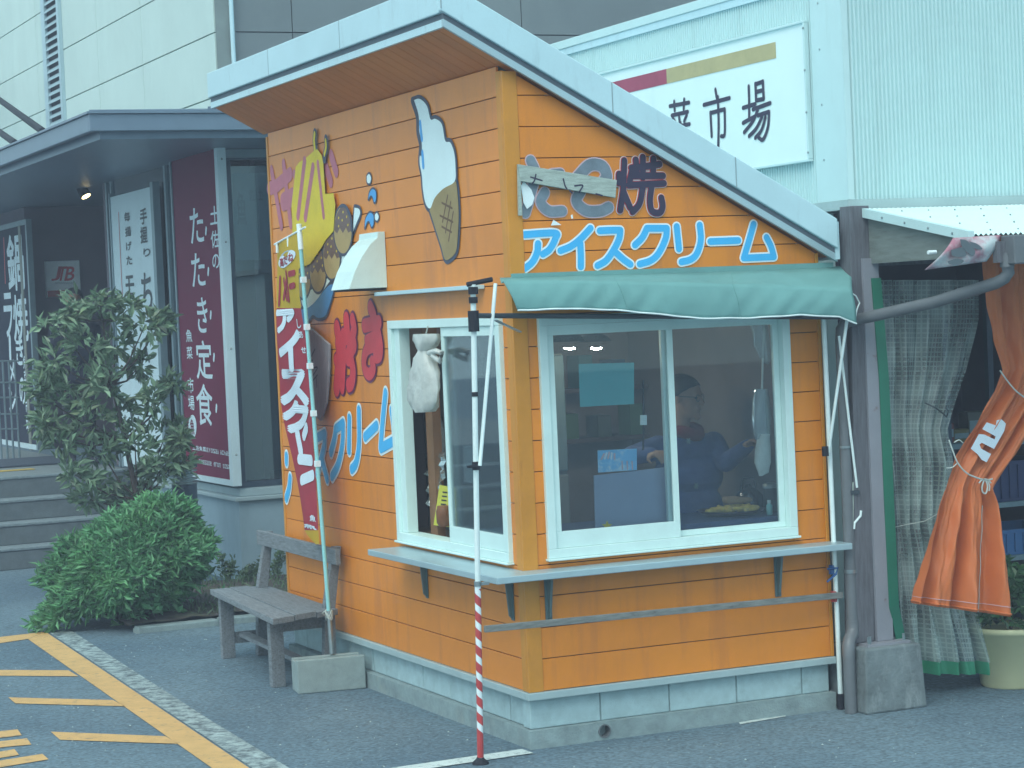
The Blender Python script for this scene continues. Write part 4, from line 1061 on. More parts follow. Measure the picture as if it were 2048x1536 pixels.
# canopy
CX0, CY0, CZ0, CZ1 = -0.375, 7.0, 3.77, 3.885
MB().box(CX0+0.05, 7, CY0+0.05, 24, CZ0+0.002, CZ0+0.03).build("canopy_ceiling", M['canopy_under'], rest)
MB().box(CX0, 7, CY0, CY0+0.048, CZ0-0.02, CZ1).build("canopy_fascia", M['canopy_metal'], rest, bevel=0.006)
MB().box(CX0, CX0+0.048, CY0+0.0485, 24, CZ0-0.02, CZ1).build("canopy_fascia", M['canopy_metal'], rest, bevel=0.006)
MB().box(CX0+0.10, 7, CY0+0.10, 24, CZ0-0.075, CZ0-0.005).box(CX0-0.02, 7, CY0-0.02, 24, CZ1+0.001, CZ1+0.018).build("canopy_edge", M['canopy_metal'], rest)
rf = MB().prism([(CX0,CY0,CZ1+0.019),(7,CY0,CZ1+0.019),(7,10.09,4.30),(1.2,10.09,4.30),(CX0,10.09,CZ1+0.019)][:2]+[(7,10.09,4.22),(1.6,10.09,4.22)],(0,0,0.012)).build("canopy_roof", M['canopy_metal'], rest)
MB().add([(CX0,CY0,CZ1+0.02),(1.6,10.09,4.22),(1.64,24,4.22),(CX0,24,CZ1+0.02)],[(0,1,2,3)]).build("canopy_roof", M['canopy_metal'], rest)
for i in range(16):
    x = 0.9+i*0.34; xa = x-0.3
    MB().beam((max(xa,CX0+0.1),CY0+0.02,CZ1+0.04), (x+0.1 if x > 1.6 else 1.65,10.05,4.245), 0.03, 0.028).build("roof_seam", M['canopy_metal'], rest)
for (a, b) in (((85,262),(-60,157)), ((30,286),(-60,222))):
    p0, p1 = P(*a, 0, CX0+0.05), P(*b, 0, 1.6)
    MB().tube([p0, p1], 0.032, 8).build("canopy_strut", M['black'], rest)

# shop signs: each a thing of its own
def sign(name, label, root): return thing(name, root, label, "sign")
M['sign_red'] = mat("maroon_sign", (0.17,0.010,0.045), 0.65, var=0.06, spec=0.2)
M['sign_white'] = mat("white_sign_face", (0.62,0.75,0.80), 0.5, var=0.04)
M['sign_text'] = mat("sign_white_text", (0.70,0.82,0.88), 0.5)
M['sign_black'] = mat("black_sign", (0.022,0.025,0.05), 0.7, spec=0.15)
M['ink'] = mat("black_ink", (0.015,0.02,0.03), 0.5)
SX = 0.97
K5 = Crop(200, 380, 2.65)
sg = sign("restaurant_sign", "tall maroon upright sign with white brush lettering and pale frame", (SX,8.9,0.8))
MB().box(SX, SX+0.05, 8.12, 9.50, 0.88, 3.74).build("panel", M['sign_red'], sg)
MB().box(SX-0.02, SX+0.058, 8.03, 8.119, 0.83, 3.78).build("frame", M['sign_white'], sg, bevel=0.004)
MB().box(SX-0.012, SX+0.055, 9.501, 9.54, 0.83, 3.78).build("frame", M['grey_frame'], sg)
MB().box(SX-0.013, SX+0.056, 8.1195, 9.5005, 0.83, 0.8795).build("frame", M['sign_white'], sg)
MB().box(SX-0.013, SX+0.056, 8.1195, 9.5005, 3.7405, 3.78).build("frame", M['grey_frame'], sg)
for z in (1.1, 2.0, 2.9, 3.6): MB().ball((SX+0.02,8.027,z), 0.010, 8).build("bolt", M['galv'], sg)
for ch, r, b in (("土",(585,85,635,180),.022),("佐",(590,215,635,305),.022),("の",(598,340,635,415),.022),("た",(480,95,550,280),.022),("た",(488,335,558,510),.022),("き",(518,570,572,755),.022),("定",(512,800,595,1000),.022),("食",(515,1030,598,1245),.022),
              ("魚",(458,740,490,805),.022),("菜",(462,830,492,895),.022),("市",(468,995,498,1075),.022),("場",(470,1090,502,1165),.022)):
    mb = MB(); glyph(mb, ch, r, 0, SX, 0.004, K5, 0.0125); mb.build("letter", M['sign_text'], sg)
for q in ((565,205),(577,420),(590,650),(607,875),(620,1145)):
    mb = MB(); strokes(mb, [[q,(q[0]-2,q[1]+24)]], 0, SX, 0.022, 0.004, K5); mb.build("brush_dot", M['sign_text'], sg)
mb = MB(); shape(mb, [(492+22*math.cos(t), 1255+64*math.sin(t)) for t in np.linspace(0,2*math.pi,20,endpoint=False)], 0, SX, 0.004, K5); mb.build("seal", M['sign_text'], sg)
mb = MB(); glyph(mb, "魚", (482,1215,502,1295), 0, SX, 0.006, K5, .022); mb.build("seal_letter", M['sign_red'], sg)
x = 492
for ch in "土佐魚菜gyosai ichiba":
    if ch != " ":
        w = 16 if ord(ch) > 255 else (4 if ch == "i" else 9.5)
        mb = MB(); t = (x-492)/190; y0 = 1352+34*t; glyph(mb, ch, (x,y0,x+w,y0+24), 0, SX, 0.004, K5, .022 if ord(ch) > 255 else 0.01); mb.build("letter", M['sign_text'], sg)
    else: w = 6
    x += w+2.5
x = 528
for ch in "message from tosa":
    if ch != " ":
        mb = MB(); t = (x-492)/190; y0 = 1420+36*t; glyph(mb, ch, (x,y0,x+8,y0+24), 0, SX, 0.004, K5, 0.01); mb.build("letter", M['sign_text'], sg)
    x += 9.6
sg = sign("restaurant_sign", "tall white upright sign with black brush lettering behind the shrub", (SX,11,0.8))
ya, yb = P(318,700,0,SX)[1], P(236,700,0,SX)[1]
MB().box(SX, SX+0.05, ya, yb, 0.84, 3.52).build("panel", M['sign_white'], sg)
MB().box(SX-0.012, SX+0.055, ya-0.10, ya-0.001, 0.83, 3.56).build("frame", M['grey_frame'], sg)
MB().box(SX-0.01, SX+0.055, yb+0.001, yb+0.04, 0.83, 3.56).build("frame", M['grey_frame'], sg)
for ch, r in (("手",(214,98,250,180)),("握",(216,195,252,280)),("り",(232,310,268,352)),("ち",(224,440,276,640)),("毎",(130,118,160,165)),("揚",(135,195,165,245)),("げ",(140,275,168,320)),("た",(142,350,172,395)),("モ",(138,455,182,560)),("魚",(120,845,140,890))):
    mb = MB(); glyph(mb, ch, r, 0, SX, 0.004, K5, .022); mb.build("letter", M['ink'], sg)
for ln in ([(262,760),(245,830),(262,905)], [(165,760),(185,850),(170,920)], [(200,860),(208,905)], [(205,1210),(215,1270)], [(165,1180),(180,1300)]):
    mb = MB(); strokes(mb, [ln], 0, SX, 0.022, 0.004, K5); mb.build("brush_stroke", M['ink'], sg)
mb = MB(); strokes(mb, [[(100,120),(122,600)]], 0, SX, 0.008, 0.004, K5); mb.build("red_rule", M['letter_red'], sg)
K6 = Crop(0, 440, 3.2)
bx = jx0-0.05
sg = sign("restaurant_sign", "tall black upright sign with big white lettering at the far left", (bx,17,PZ))
yn, yf = P(66,700,0,bx)[1], P(-8,700,0,bx)[1]
zb_, zt_ = P(40,884,0,bx)[2], P(40,452,0,bx)[2]
MB().box(bx, bx+0.04, yn, yf, zb_, zt_).build("panel", M['sign_black'], sg)
MB().box(bx-0.02, bx+0.045, yn-0.07, yn-0.001, zb_-0.06, zt_+0.06).build("frame", M['grey_frame'], sg)
MB().box(bx-0.02, bx+0.045, yn, yf, zb_-0.06, zb_-0.001).build("frame", M['sign_white'], sg)
MB().box(bx-0.02, bx+0.045, yn, yf, zt_+0.001, zt_+0.06).build("frame", M['grey_frame'], sg)
for ch, r in (("鍋",(50,95,152,445)),("焼",(88,480,178,770)),("き",(105,750,150,925)),("の",(128,1010,162,1175)),("ラ",(28,470,82,745)),("メ",(58,895,98,1045)),("ン",(60,1065,106,1225)),("魚",(150,870,176,950)),("菜",(156,965,182,1055)),("市",(165,1150,192,1240)),("場",(170,1260,200,1360))):
    mb = MB(); glyph(mb, ch, r, 0, bx, 0.004, K6, .024 if r[3]-r[1] > 120 else .018); mb.build("letter", M['sign_text'], sg)
mb = MB(); strokes(mb, [[(64,760),(68,880)]], 0, bx, 0.06, 0.004, K6); mb.build("letter", M['sign_text'], sg)
mb = MB(); strokes(mb, [[(26,120),(36,400)]], 0, bx, 0.02, 0.004, K6); mb.build("red_rule", M['letter_red'], sg)
K2 = Crop(0, 380, 2.648)
sg = sign("travel_agency_sign", "small white square sign with red italic letters on the porch wall", (P(124,556,1,JY)[0],JY-0.03,2.6))
a, b = P(88,523,1,JY), P(160,592,1,JY)
MB().box(a[0], b[0], JY-0.05, JY-0.002, b[2], a[2]).build("panel", mat("agency_white", (0.82,0.88,0.90), 0.5), sg)
MB().box(a[0]+0.01, b[0]-0.004, JY-0.054, JY-0.0505, b[2]+0.002, b[2]+0.075).build("red_band", mat("sign_red_band", (0.42,0.06,0.05), 0.5), sg)
for ch, x0, x1 in (("J",102,117),("T",115,131),("B",130,147)):
    mb = MB(); glyph(mb, ch, (x0,534,x1,561), 1, JY, 0.052, bold=0.03)
    zc = np.mean([p[2] for p in mb.v]); mb.v = [(p[0]+(p[2]-zc)*0.25, p[1], p[2]) for p in mb.v]
    mb.build("letter", M['letter_red'], sg)
for i in range(9):
    mb = MB(); glyph(mb, "n", (108+i*4,565,111+i*4,568), 1, JY, 0.052, bold=0.01); mb.build("small_print", M['grey_frame'], sg)
# railing in front of the black sign
rl = thing("porch_railing", P(20,890,2,PZ), "thin grey metal railing in front of the black upright sign", "railing")
ry = 14.6
for px in (2, 14, 26, 38):
    a = P(px, 890, 1, ry); MB().tube([(a[0],ry,PZ),(a[0],ry,P(px,722,1,ry)[2])], 0.012, 6).build("post", M['grey_frame'], rl)
for py in (722, 765, 795, 828, 858):
    a, b = P(-40,py,1,ry), P(38,py,1,ry); MB().tube([a,b], 0.010, 6).build("rail", M['grey_frame'], rl)
# spot lamp on the porch ceiling
lpz = P(172,392,1,13.0)
sl = thing("spot_lamp", (lpz[0],13.0,CZ0), "small lit spot lamp hanging from the porch ceiling", "lamp")
MB().tube([(lpz[0],13.0,CZ0-0.08),(lpz[0],13.0,lpz[2]+0.14)], 0.012, 6).build("stem", M['black'], sl)
d_ = np.array([0.05,-0.05,-0.12])
MB().tube([lpz-d_, lpz], [0.05,0.06], 12).build("lamp_body", M['black'], sl, smooth=True)
MB().tube([lpz+d_*0.005, lpz+d_*0.05], 0.048, 12).build("lens", emit_mat("lit_lens", (1.0,0.78,0.35), 6.0), sl)
mb = MB().tube([P(-30,361,1,12.5), P(60,359,1,12.5), P(185,352,1,12.5)], 0.012, 6)
tag(mb.build("ceiling_cable", M['black']), "black cable strung under the porch ceiling", "cable")
# bollard light in the bed
bq = P(370,1000,1,7.9)
bl = thing("bollard_light", (bq[0],7.9,0.03), "short dark garden bollard light with silver louvres by the sign", "bollard light")
MB().lathe([(0.105,0),(0.105,0.86)], (bq[0],7.9,0.03), 20).build("post", M['dark_frame'], bl, smooth=True)
for k in range(4): MB().lathe([(0.075,0),(0.112,0.004),(0.112,0.016),(0.075,0.020)], (bq[0],7.9,0.893+k*0.034), 20).build("louvre", M['galv'], bl)
MB().lathe([(0.072,0),(0.072,0.14)], (bq[0],7.9,0.8905), 16).build("core", M['sign_white'], bl)
MB().lathe([(0.115,0),(0.115,0.03),(0.09,0.045)], (bq[0],7.9,1.031), 20).build("cap", M['dark_frame'], bl)

# ------------------------------------------------------------------ large building behind
M['cream'] = mat("pale_cream_panel", (0.57,0.70,0.655), 0.8, var=0.05, scale=1.2, rnd=0.03, col2=(0.50,0.63,0.59), f2=(0.5,0.85), s2=1.2, streak=(2,2,0.4))
M['grey_panel'] = mat("taupe_grey_panel", (0.155,0.19,0.20), 0.8, var=0.08, scale=1.5, rnd=0.05, col2=(0.19,0.23,0.235), f2=(0.5,0.8), s2=1.0)
BXW, BYF = 1.65, 10.1
big = thing("large_building", (6,16,0), "large block with cream panels on its left side and taupe panels in front", "building")
MB().box(BXW+0.02, 14, BYF+0.02, 34, 3.78, 8.2).build("core_wall", M['groove'], big)
MB().box(7.03, 14, BYF+0.05, 34, 0, 3.779).build("lower_wall", M['grey_panel'], big)
zrow = [3.79+0.0, 4.35, 4.945, 5.54, 6.135, 6.73, 7.325, 8.1]
ycol = [BYF+0.001, float(P(290,100,0,BXW)[1]), 14.55, 17.6, 20.6, 23.6, 26.6, 29.6]
for i in range(len(zrow)-1):
    for j in range(len(ycol)-1):
        MB().box(BXW-0.03, BXW+0.018, ycol[j]+0.006, ycol[j+1]-0.006, zrow[i]+0.007, zrow[i+1]-0.007).build("cream_panel", M['cream'], big)
z66 = float(P(600,66,1,BYF)[2])
zr2 = [3.79, z66-1.19, z66, z66+1.19, 8.1]; xv = float(P(1040,30,1,BYF)[0]); xr2 = [BXW+0.001, xv-2.4, xv, xv+2.4, xv+4.8]
for i in range(4):
    for j in range(4):
        MB().box(xr2[j]+0.005, xr2[j+1]-0.005, BYF-0.03, BYF+0.018, zr2[i]+0.006, zr2[i+1]-0.006).build("grey_panel", M['grey_panel'], big)
M['corner_grey'] = mat("corner_grey_strip", (0.19,0.235,0.23), 0.7)
MB().box(BXW-0.031, BXW+0.16, BYF-0.045, BYF-0.0305, 3.79, 8.1).build("corner_strip", M['corner_grey'], big)
ppx = P(465,70,1,BYF-0.08)[0]
MB().tube([(ppx,BYF-0.08,3.95),(ppx,BYF-0.08,8.1)], 0.022, 10).build("down_pipe", M['fascia'], big, smooth=True)
# louvre strip
ly0, ly1 = float(P(133,120,0,BXW)[1]), float(P(98,120,0,BXW)[1])
lv = MB().box(BXW-0.075, BXW-0.031, ly1-0.18, ly1, 4.05, 8.1).build("louvre_frame", M['steel_shelf'], big)
MB().box(BXW-0.0745, BXW-0.031, ly0, ly0+0.10, 4.05, 8.1).build("louvre_stile", M['steel_shelf'], lv)
MB().box(BXW-0.040, BXW-0.0312, ly0+0.10, ly1-0.18, 4.05, 8.1).build("louvre_back", M['black'], lv)
nsl = 44
for k in range(nsl):
    z = 4.06+k*(4.0/nsl)
    MB().prism([(BXW-0.072,ly0+0.1005,z),(BXW-0.072,ly0+0.1005,z+0.012),(BXW-0.042,ly0+0.1005,z+0.055),(BXW-0.042,ly0+0.1005,z+0.043)],(0,ly1-ly0-0.281,0)).build("louvre_slat", M['steel_shelf'], lv)
print("restaurant and block")

# ------------------------------------------------------------------ market building (right)
M['white_metal'] = mat("white_corrugated_metal", (0.52,0.71,0.72), 0.45, var=0.03, scale=2, col2=(0.42,0.58,0.58), f2=(0.55,0.9), s2=2.2, streak=(3,3,0.25))
M['white_trim'] = mat("white_metal_trim", (0.52,0.70,0.71), 0.4, var=0.04, scale=3, col2=(0.42,0.58,0.57), f2=(0.62,0.9), s2=3, streak=(4,4,0.5))
M['sheet_roof'] = mat("white_sheet_roof", (0.66,0.84,0.82), 0.4, var=0.04, scale=3)
MX, MZ0, MZ1 = 2.0, 2.72, 3.95
mk = thing("market_building", (4,3,0), "white corrugated metal market building behind the kiosk's low side", "building")
def corr(axis, val, u0, u1, z0, z1, pitch, depth):
    n = int((u1-u0)/pitch); pts = []
    for i in range(n):
        u = u0+i*pitch
        for du, d in ((0,0),(0.45*pitch,0),(0.55*pitch,depth),(0.90*pitch,depth)): pts.append((u+du, d))
    lo = [to3(u, z0, axis, val, d) for u, d in pts]; hi = [to3(u, z1, axis, val, d) for u, d in pts]
    return MB().grid([lo, hi])
corr(0, MX, 0.30, 6.2, MZ0, MZ1, 0.027, 0.010).build("corrugated_side", M['white_metal'], mk)
corr(1, 0.0, MX+0.025, 5.2, MZ0, 5.6, 0.0265, 0.012).build("corrugated_front", M['white_metal'], mk)
MB().box(MX-0.012, MX-0.0005, -0.006, 0.299, MZ0+0.001, MZ1-0.001).box(MX-0.0115, MX+0.024, -0.012, -0.0065, MZ0+0.001, 5.6).build("corner_flashing", M['white_trim'], mk)
MB().box(MX-0.03, MX+0.05, -0.01, 6.2, MZ1, MZ1+0.055).build("coping", M['white_trim'], mk, bevel=0.004)
MB().box(MX-0.022, MX+0.03, -0.03, 6.2, MZ1-0.045, MZ1-0.001).build("coping_lip", M['fascia'], mk)
MB().box(MX-0.03, MX-0.001, -0.028, 6.2, MZ0-0.052, MZ0-0.001).box(MX-0.0295, 5.2, -0.03, -0.001, MZ0-0.0525, MZ0-0.0015).build("base_flashing", mat("grey_flashing", (0.36,0.48,0.49), 0.5, var=0.1, scale=4), mk)
MB().box(MX+0.002, 5.2, 0.002, 6.2, MZ0-0.05, MZ1).build("core", M['white_trim'], mk)
MB().box(MX+0.03, MX+0.10, 0.32, 6.2, 0, MZ0-0.055).build("lower_wall", M['white_trim'], mk)
for z in (2.95, 3.25, 3.55, 3.8):
    MB().ball((MX-0.013,0.215,z), 0.006, 6).build("rivet", M['galv'], mk)
# its sign
S2 = Crop(1040, 0, 2.032)
ms = thing("market_sign", (MX,1.7,2.95), "long white market sign with a red and tan stripe and black characters", "sign")
PX_ = MX-0.03
sy0, sy1, sz0, sz1 = 0.335, 3.05, 2.965, 3.71
MB().box(PX_, MX-0.012, sy0, sy1, sz0, sz1).build("panel", mat("market_sign_face", (0.70,0.84,0.84), 0.5, var=0.03, scale=2, col2=(0.52,0.66,0.64), f2=(0.62,0.9), s2=3, streak=(2,2,0.5)), ms)
fm = MB(); t = 0.014
fm.box(PX_-0.014, MX-0.0125, sy0-t, sy1+t, sz0-t, sz0); fm.box(PX_-0.014, MX-0.0125, sy0-t, sy1+t, sz1, sz1+t)
fm.box(PX_-0.0138, MX-0.0125, sy0-t, sy0, sz0, sz1); fm.box(PX_-0.0138, MX-0.0125, sy1, sy1+t, sz0, sz1)
fm.build("frame", M['white_trim'], ms, bevel=0.003)
for z in (3.0, 3.22, 3.45, 3.68): MB().ball((PX_-0.015,sy0-0.011,z), 0.007, 6).build("screw", M['galv'], ms)
zs0, zs1 = 3.555, 3.645
yA, yB = float(P(1552,105,0,PX_)[1]), float(P(1334,150,0,PX_)[1])
MB().box(PX_-0.003, PX_-0.0005, yA, yB, zs0, zs1).build("tan_stripe", mat("tan_stripe", (0.42,0.36,0.18), 0.5), ms)
MB().box(PX_-0.003, PX_-0.0005, yB+0.001, sy1-0.2, zs0, zs1).build("red_stripe", mat("red_stripe", (0.34,0.05,0.10), 0.5), ms)
Z2 = Crop(1024, 0, 2.0)
for ln in ([[(948,345),(950,410),(950,480)],[(925,432),(975,416)],[(925,492),(975,465)],[(975,335),(978,402)],[(1005,325),(1008,396)],[(975,337),(1005,327)],[(978,368),(1005,361)],[(978,402),(1008,396)],[(965,438),(1035,412)],[(985,438),(965,485),(930,530)],[(985,462),(1030,447)],[(1030,447),(1025,510),(1006,558),(988,550)],[(1002,468),(978,515),(950,545)],[(1016,468),(1000,520),(975,552)]],
           [[(815,358),(820,390)],[(768,420),(872,392)],[(795,450),(800,545)],[(795,452),(852,437)],[(852,437),(852,535),(838,545)],[(825,388),(828,500),(826,598)]],
           [[(632,425),(710,410)],[(650,406),(652,442)],[(690,397),(688,437)],[(640,462),(705,447)],[(645,474),(655,490)],[(670,470),(672,488)],[(700,460),(690,485)],[(635,512),(712,496)],[(676,492),(680,600)],[(674,515),(660,540),(635,565)],[(682,515),(712,548)]],
           [[(512,440),(535,430)],[(530,432),(552,430)],[(552,432),(545,462)],[(520,450),(505,480)],[(510,470),(560,462)]]):
    mb = MB(); strokes(mb, ln, 0, PX_, 0.0125, 0.003, Z2, seg=8); mb.build("letter", M['navy_letter'], ms)

# lean-to canopy with post and footing
lt_ = thing("market_lean_to", (2.9,-0.3,0), "lean-to with white corrugated roof on a rusty post and concrete footing", "lean-to")
ex, ey, ez0, ez1 = 5.0, -1.065, 2.665, 2.478
pts = []
pitch = 0.030; n = int((ex-2.0)/pitch)*6
rowa, rowb = [], []
for i in range(n+1):
    x = 2.0+i*pitch/6; h = 0.006*math.sin(2*math.pi*i/6)
    rowa.append((x, 0.02-0.06, ez0+h)); rowb.append((x, ey, ez1+h))
MB().grid([rowa, rowb]).build("corrugated_roof", M['sheet_roof'], lt_, smooth=True)
MB().prism([(1.985,-0.04,ez0-0.03),(1.985,ey-0.01,ez1-0.03),(1.985,ey-0.01,ez1+0.018),(1.985,-0.04,ez0+0.018)],(0.035,0,0)).build("rake_trim", M['white_trim'], lt_)
for k in range(5):
    t = k/5+0.08; MB().ball((1.983,-0.04+t*(ey+0.04),ez0-0.008+t*(ez1-ez0)), 0.007, 6).build("screw", M['galv'], lt_)
for a in range(4):
    for b in range(6):
        t = 0.15+a*0.25; MB().ball((2.2+b*0.17,-0.04+t*(ey+0.04),ez0+0.006+t*(ez1-ez0)), 0.006, 6).build("screw", M['galv'], lt_)
M['ply'] = mat("grey_plywood", (0.17,0.20,0.19), 0.8, var=0.2, scale=5, stretch=(1,1,7), col2=(0.12,0.13,0.12), f2=(0.5,0.75), s2=5, streak=(1,1,6))
MB().prism([(2.022,-0.05,2.37),(2.022,ey+0.1,2.37),(2.022,ey+0.02,2.445),(2.022,-0.05,2.63)],(0.015,0,0)).build("gable_panel", M['ply'], lt_)
M['timber'] = mat("dark_weathered_timber", (0.125,0.13,0.15), 0.8, var=0.3, scale=7, stretch=(8,8,0.8), bump=0.4, bscale=60)
M['steel_post'] = mat("grey_rusty_steel", (0.26,0.27,0.31), 0.5, var=0.08, scale=4, col2=(0.16,0.07,0.04), f2=(0.64,0.72), s2=7)
M['green_strip'] = mat("green_vinyl", (0.015,0.16,0.10), 0.5, var=0.12, scale=5)
bx0 = P(1703,1280,1,-0.12)[0]
MB().hexa([(1.838,-0.14,0.36),(1.955,-0.14,0.36),(1.955,-0.03,0.36),(1.838,-0.03,0.36)],[(1.915,-0.14,2.68),(2.03,-0.14,2.68),(2.03,-0.03,2.68),(1.915,-0.03,2.68)]).build("timber_post", M['timber'], lt_, bevel=0.004)
sp0, sp1 = 1.966, 2.065
MB().box(sp0, sp1, -0.155, -0.147, 0.36, 2.40).box(sp1-0.006, sp1, -0.1465, -0.05, 0.361, 2.40).box(sp0, sp0+0.006, -0.1465, -0.05, 0.361, 2.40).build("steel_post", M['steel_post'], lt_)
MB().box(1.86, 2.13, -0.22, 0.0, 0.345, 0.358).build("base_plate", M['steel_post'], lt_)
for q in ((1.88,-0.2),(2.10,-0.2),(1.90,-0.18)): MB().tube([(q[0],q[1],0.358),(q[0],q[1],0.395)], 0.009, 6).build("anchor_bolt", M['galv'], lt_)
MB().hexa([(1.80,-0.275,0),(2.185,-0.275,0),(2.185,0.09,0),(1.80,0.09,0)],[(1.815,-0.265,0.345),(2.165,-0.265,0.345),(2.165,0.08,0.345),(1.815,0.08,0.345)]).build("concrete_footing", mat("stained_footing", (0.15,0.185,0.195), 0.95, var=0.3, scale=6, bump=0.5, bscale=60, col2=(0.26,0.30,0.31), f2=(0.52,0.72), s2=7, streak=(2,2,0.8)), lt_, bevel=0.012)
MB().box(2.02, ex, -0.10, 0.0, 2.36, 2.45).build("beam", M['timber'], lt_)
MB().box(ex-0.1, ex, ey+0.05, ey+0.15, 0, 2.45).build("front_post", M['timber'], lt_)
gx0 = P(2006,490,1,ey-0.03)[0]
MB().box(gx0, ex, ey-0.12, ey-0.012, 2.325, 2.468).build("gutter", M['grey_pipe'], lt_, bevel=0.006)
MB().box(gx0-0.05, gx0-0.001, ey-0.05, ey-0.012, 2.335, 2.44).build("gutter_bracket", M['timber'], lt_)
# shed inside: dark back and shelves
MB().box(2.12, ex, 3.2, 3.3, 0, 2.66).build("back_wall", M['dark_room'], lt_)
MB().box(ex-0.05, ex, 0, 3.19, 0, 2.66).build("side_wall", M['dark_room'], lt_)
MB().box(2.105, 2.13, 0.33, 3.19, 0, 2.66).build("side_wall", M['dark_room'], lt_)
dp = thing("rain_pipe", (1.86,-0.12,0), "grey rain pipe sloping from the lean-to gutter down beside the kiosk", "pipe")
pA, pB = P(2014,522,1,-1.10), P(2017,545,1,-1.09)
diag = [pA+np.array([0,0,0.04]), pA, pB, P(2008,557,1,-1.07), P(1992,566,1,-1.02), P(1870,604,1,-0.62), P(1760,629,1,-0.30), P(1692,644,1,-0.12)]
MB().tube(diag, 0.031, 14).build("sloping_pipe", M['grey_pipe'], dp, smooth=True)
MB().tube([pA-np.array([0,0,0.03]), pA+np.array([0,0,0.03])], 0.036, 14).build("socket", M['grey_pipe'], dp, smooth=True)
vx, vy = 1.838, -0.115
MB().tube([P(1692,644,1,-0.12), (vx+0.005,vy,2.03), (vx,vy,1.97), (vx,vy,0.475)], 0.031, 14).build("down_pipe", M['grey_pipe'], dp, smooth=True)
el = [(vx,vy,0.48),(vx,vy,0.44),(vx-0.01,vy-0.01,0.41),(vx-0.05,vy-0.04,0.385),(vx-0.065,vy-0.055,0.35),(vx-0.066,vy-0.056,0.30)]
MB().tube(el, 0.034, 14).build("elbow", M['grey_pipe'], dp, smooth=True)
MB().tube([(vx-0.066,vy-0.056,0.32),(vx-0.066,vy-0.056,0.002)], 0.0325, 14).build("lower_pipe", M['grey_pipe'], dp, smooth=True)
MB().lathe([(0.036,0),(0.036,0.018)], (vx,vy,0.735), 14).build("pipe_clip", M['galv'], dp)
MB().lathe([(0.036,0),(0.036,0.012)], (vx,vy,1.40), 14).build("pipe_clip", M['galv'], dp)
gs = [P(1752,556,1,-0.16), P(1768,760,1,-0.16), P(1778,1000,1,-0.16), P(1788,1212,1,-0.16), P(1812,1330,1,-0.12)]
mb = MB(); w = np.array([0.030,0,0])
mb.grid([[g-w, g+w] for g in gs]); ob = mb.build("green_strip", M['green_strip'], None, solid=0.006)
tag(ob, "narrow green vinyl strip hanging beside the rusty steel post", "strip")

# ------------------------------------------------------------------ curtains
def sheet_mat():
    m = bpy.data.materials.new("clear_mesh_sheet"); m.use_nodes = True
    N = m.node_tree.nodes; L = m.node_tree.links; N.clear()
    o = N.new("ShaderNodeOutputMaterial"); tc = N.new("ShaderNodeTexCoord"); sx = N.new("ShaderNodeSeparateXYZ")
    uv = N.new("ShaderNodeUVMap"); L.new(uv.outputs[0], sx.inputs[0])
    def line(sock, thr):
        a = N.new("ShaderNodeMath"); a.operation = 'FRACT'; L.new(sock, a.inputs[0])
        b = N.new("ShaderNodeMath"); b.operation = 'LESS_THAN'; b.inputs[1].default_value = thr; L.new(a.outputs[0], b.inputs[0]); return b
    a, b = line(sx.outputs[0], 0.26), line(sx.outputs[1], 0.26)
    mx = N.new("ShaderNodeMath"); mx.operation = 'MAXIMUM'; L.new(a.outputs[0], mx.inputs[0]); L.new(b.outputs[0], mx.inputs[1])
    nz = N.new("ShaderNodeTexNoise"); nz.inputs["Scale"].default_value = 5; L.new(tc.outputs["Object"], nz.inputs["Vector"])
    ma = N.new("ShaderNodeMath"); ma.operation = 'MULTIPLY_ADD'; ma.inputs[1].default_value = 0.14; L.new(mx.outputs[0], ma.inputs[0])
    mr = N.new("ShaderNodeMapRange"); mr.inputs[1].default_value = 0.35; mr.inputs[2].default_value = 0.7; mr.inputs[3].default_value = 0.20; mr.inputs[4].default_value = 0.52
    L.new(nz.outputs["Fac"], mr.inputs[0]); L.new(mr.outputs[0], ma.inputs[2])
    pr = N.new("ShaderNodeBsdfPrincipled"); pr.inputs["Base Color"].default_value = (0.64,0.78,0.76,1); pr.inputs["Roughness"].default_value = 0.18
    tr = N.new("ShaderNodeBsdfTransparent"); tr.inputs[0].default_value = (0.86,0.92,0.92,1)
    ms_ = N.new("ShaderNodeMixShader"); L.new(ma.outputs[0], ms_.inputs[0]); L.new(tr.outputs[0], ms_.inputs[1]); L.new(pr.outputs[0], ms_.inputs[2])
    L.new(ms_.outputs[0], o.inputs[0]); return m
M['sheet'] = sheet_mat()
M['tarp'] = mat("orange_tarp", (0.62,0.165,0.045), 0.55, var=0.08, scale=3, bump=0.08, bscale=150, trans=0.10, col2=(0.54,0.13,0.04), f2=(0.5,0.8), s2=2)
def drape(rows_px, y, nfold, amp, ny=60, nx=90, phase=0.0, tight=None):
    """gathered cloth whose folds run between its left and right outline; returns grid, widths"""
    ys = [r[0] for r in rows_px]; g = []
    for py in np.linspace(ys[0], ys[-1], ny):
        l = float(np.interp(py, ys, [r[1] for r in rows_px])); r = float(np.interp(py, ys, [r_[2] for r_ in rows_px]))
        am = amp*float(np.interp(py, ys, [q[3] for q in rows_px])); row = []
        for k in range(nx):
            t = k/(nx-1)
            tt = t+0.012*math.sin(py*0.02+k*0.3)
            d = am*(0.65*math.sin(2*math.pi*nfold*tt+phase+0.004*py)+0.35*math.sin(2*math.pi*nfold*1.7*tt+1.3+phase-0.003*py))
            p = P(l+(r-l)*t, py, 1, y); row.append((p[0], y+d, p[2]))
        g.append(row)
    return g
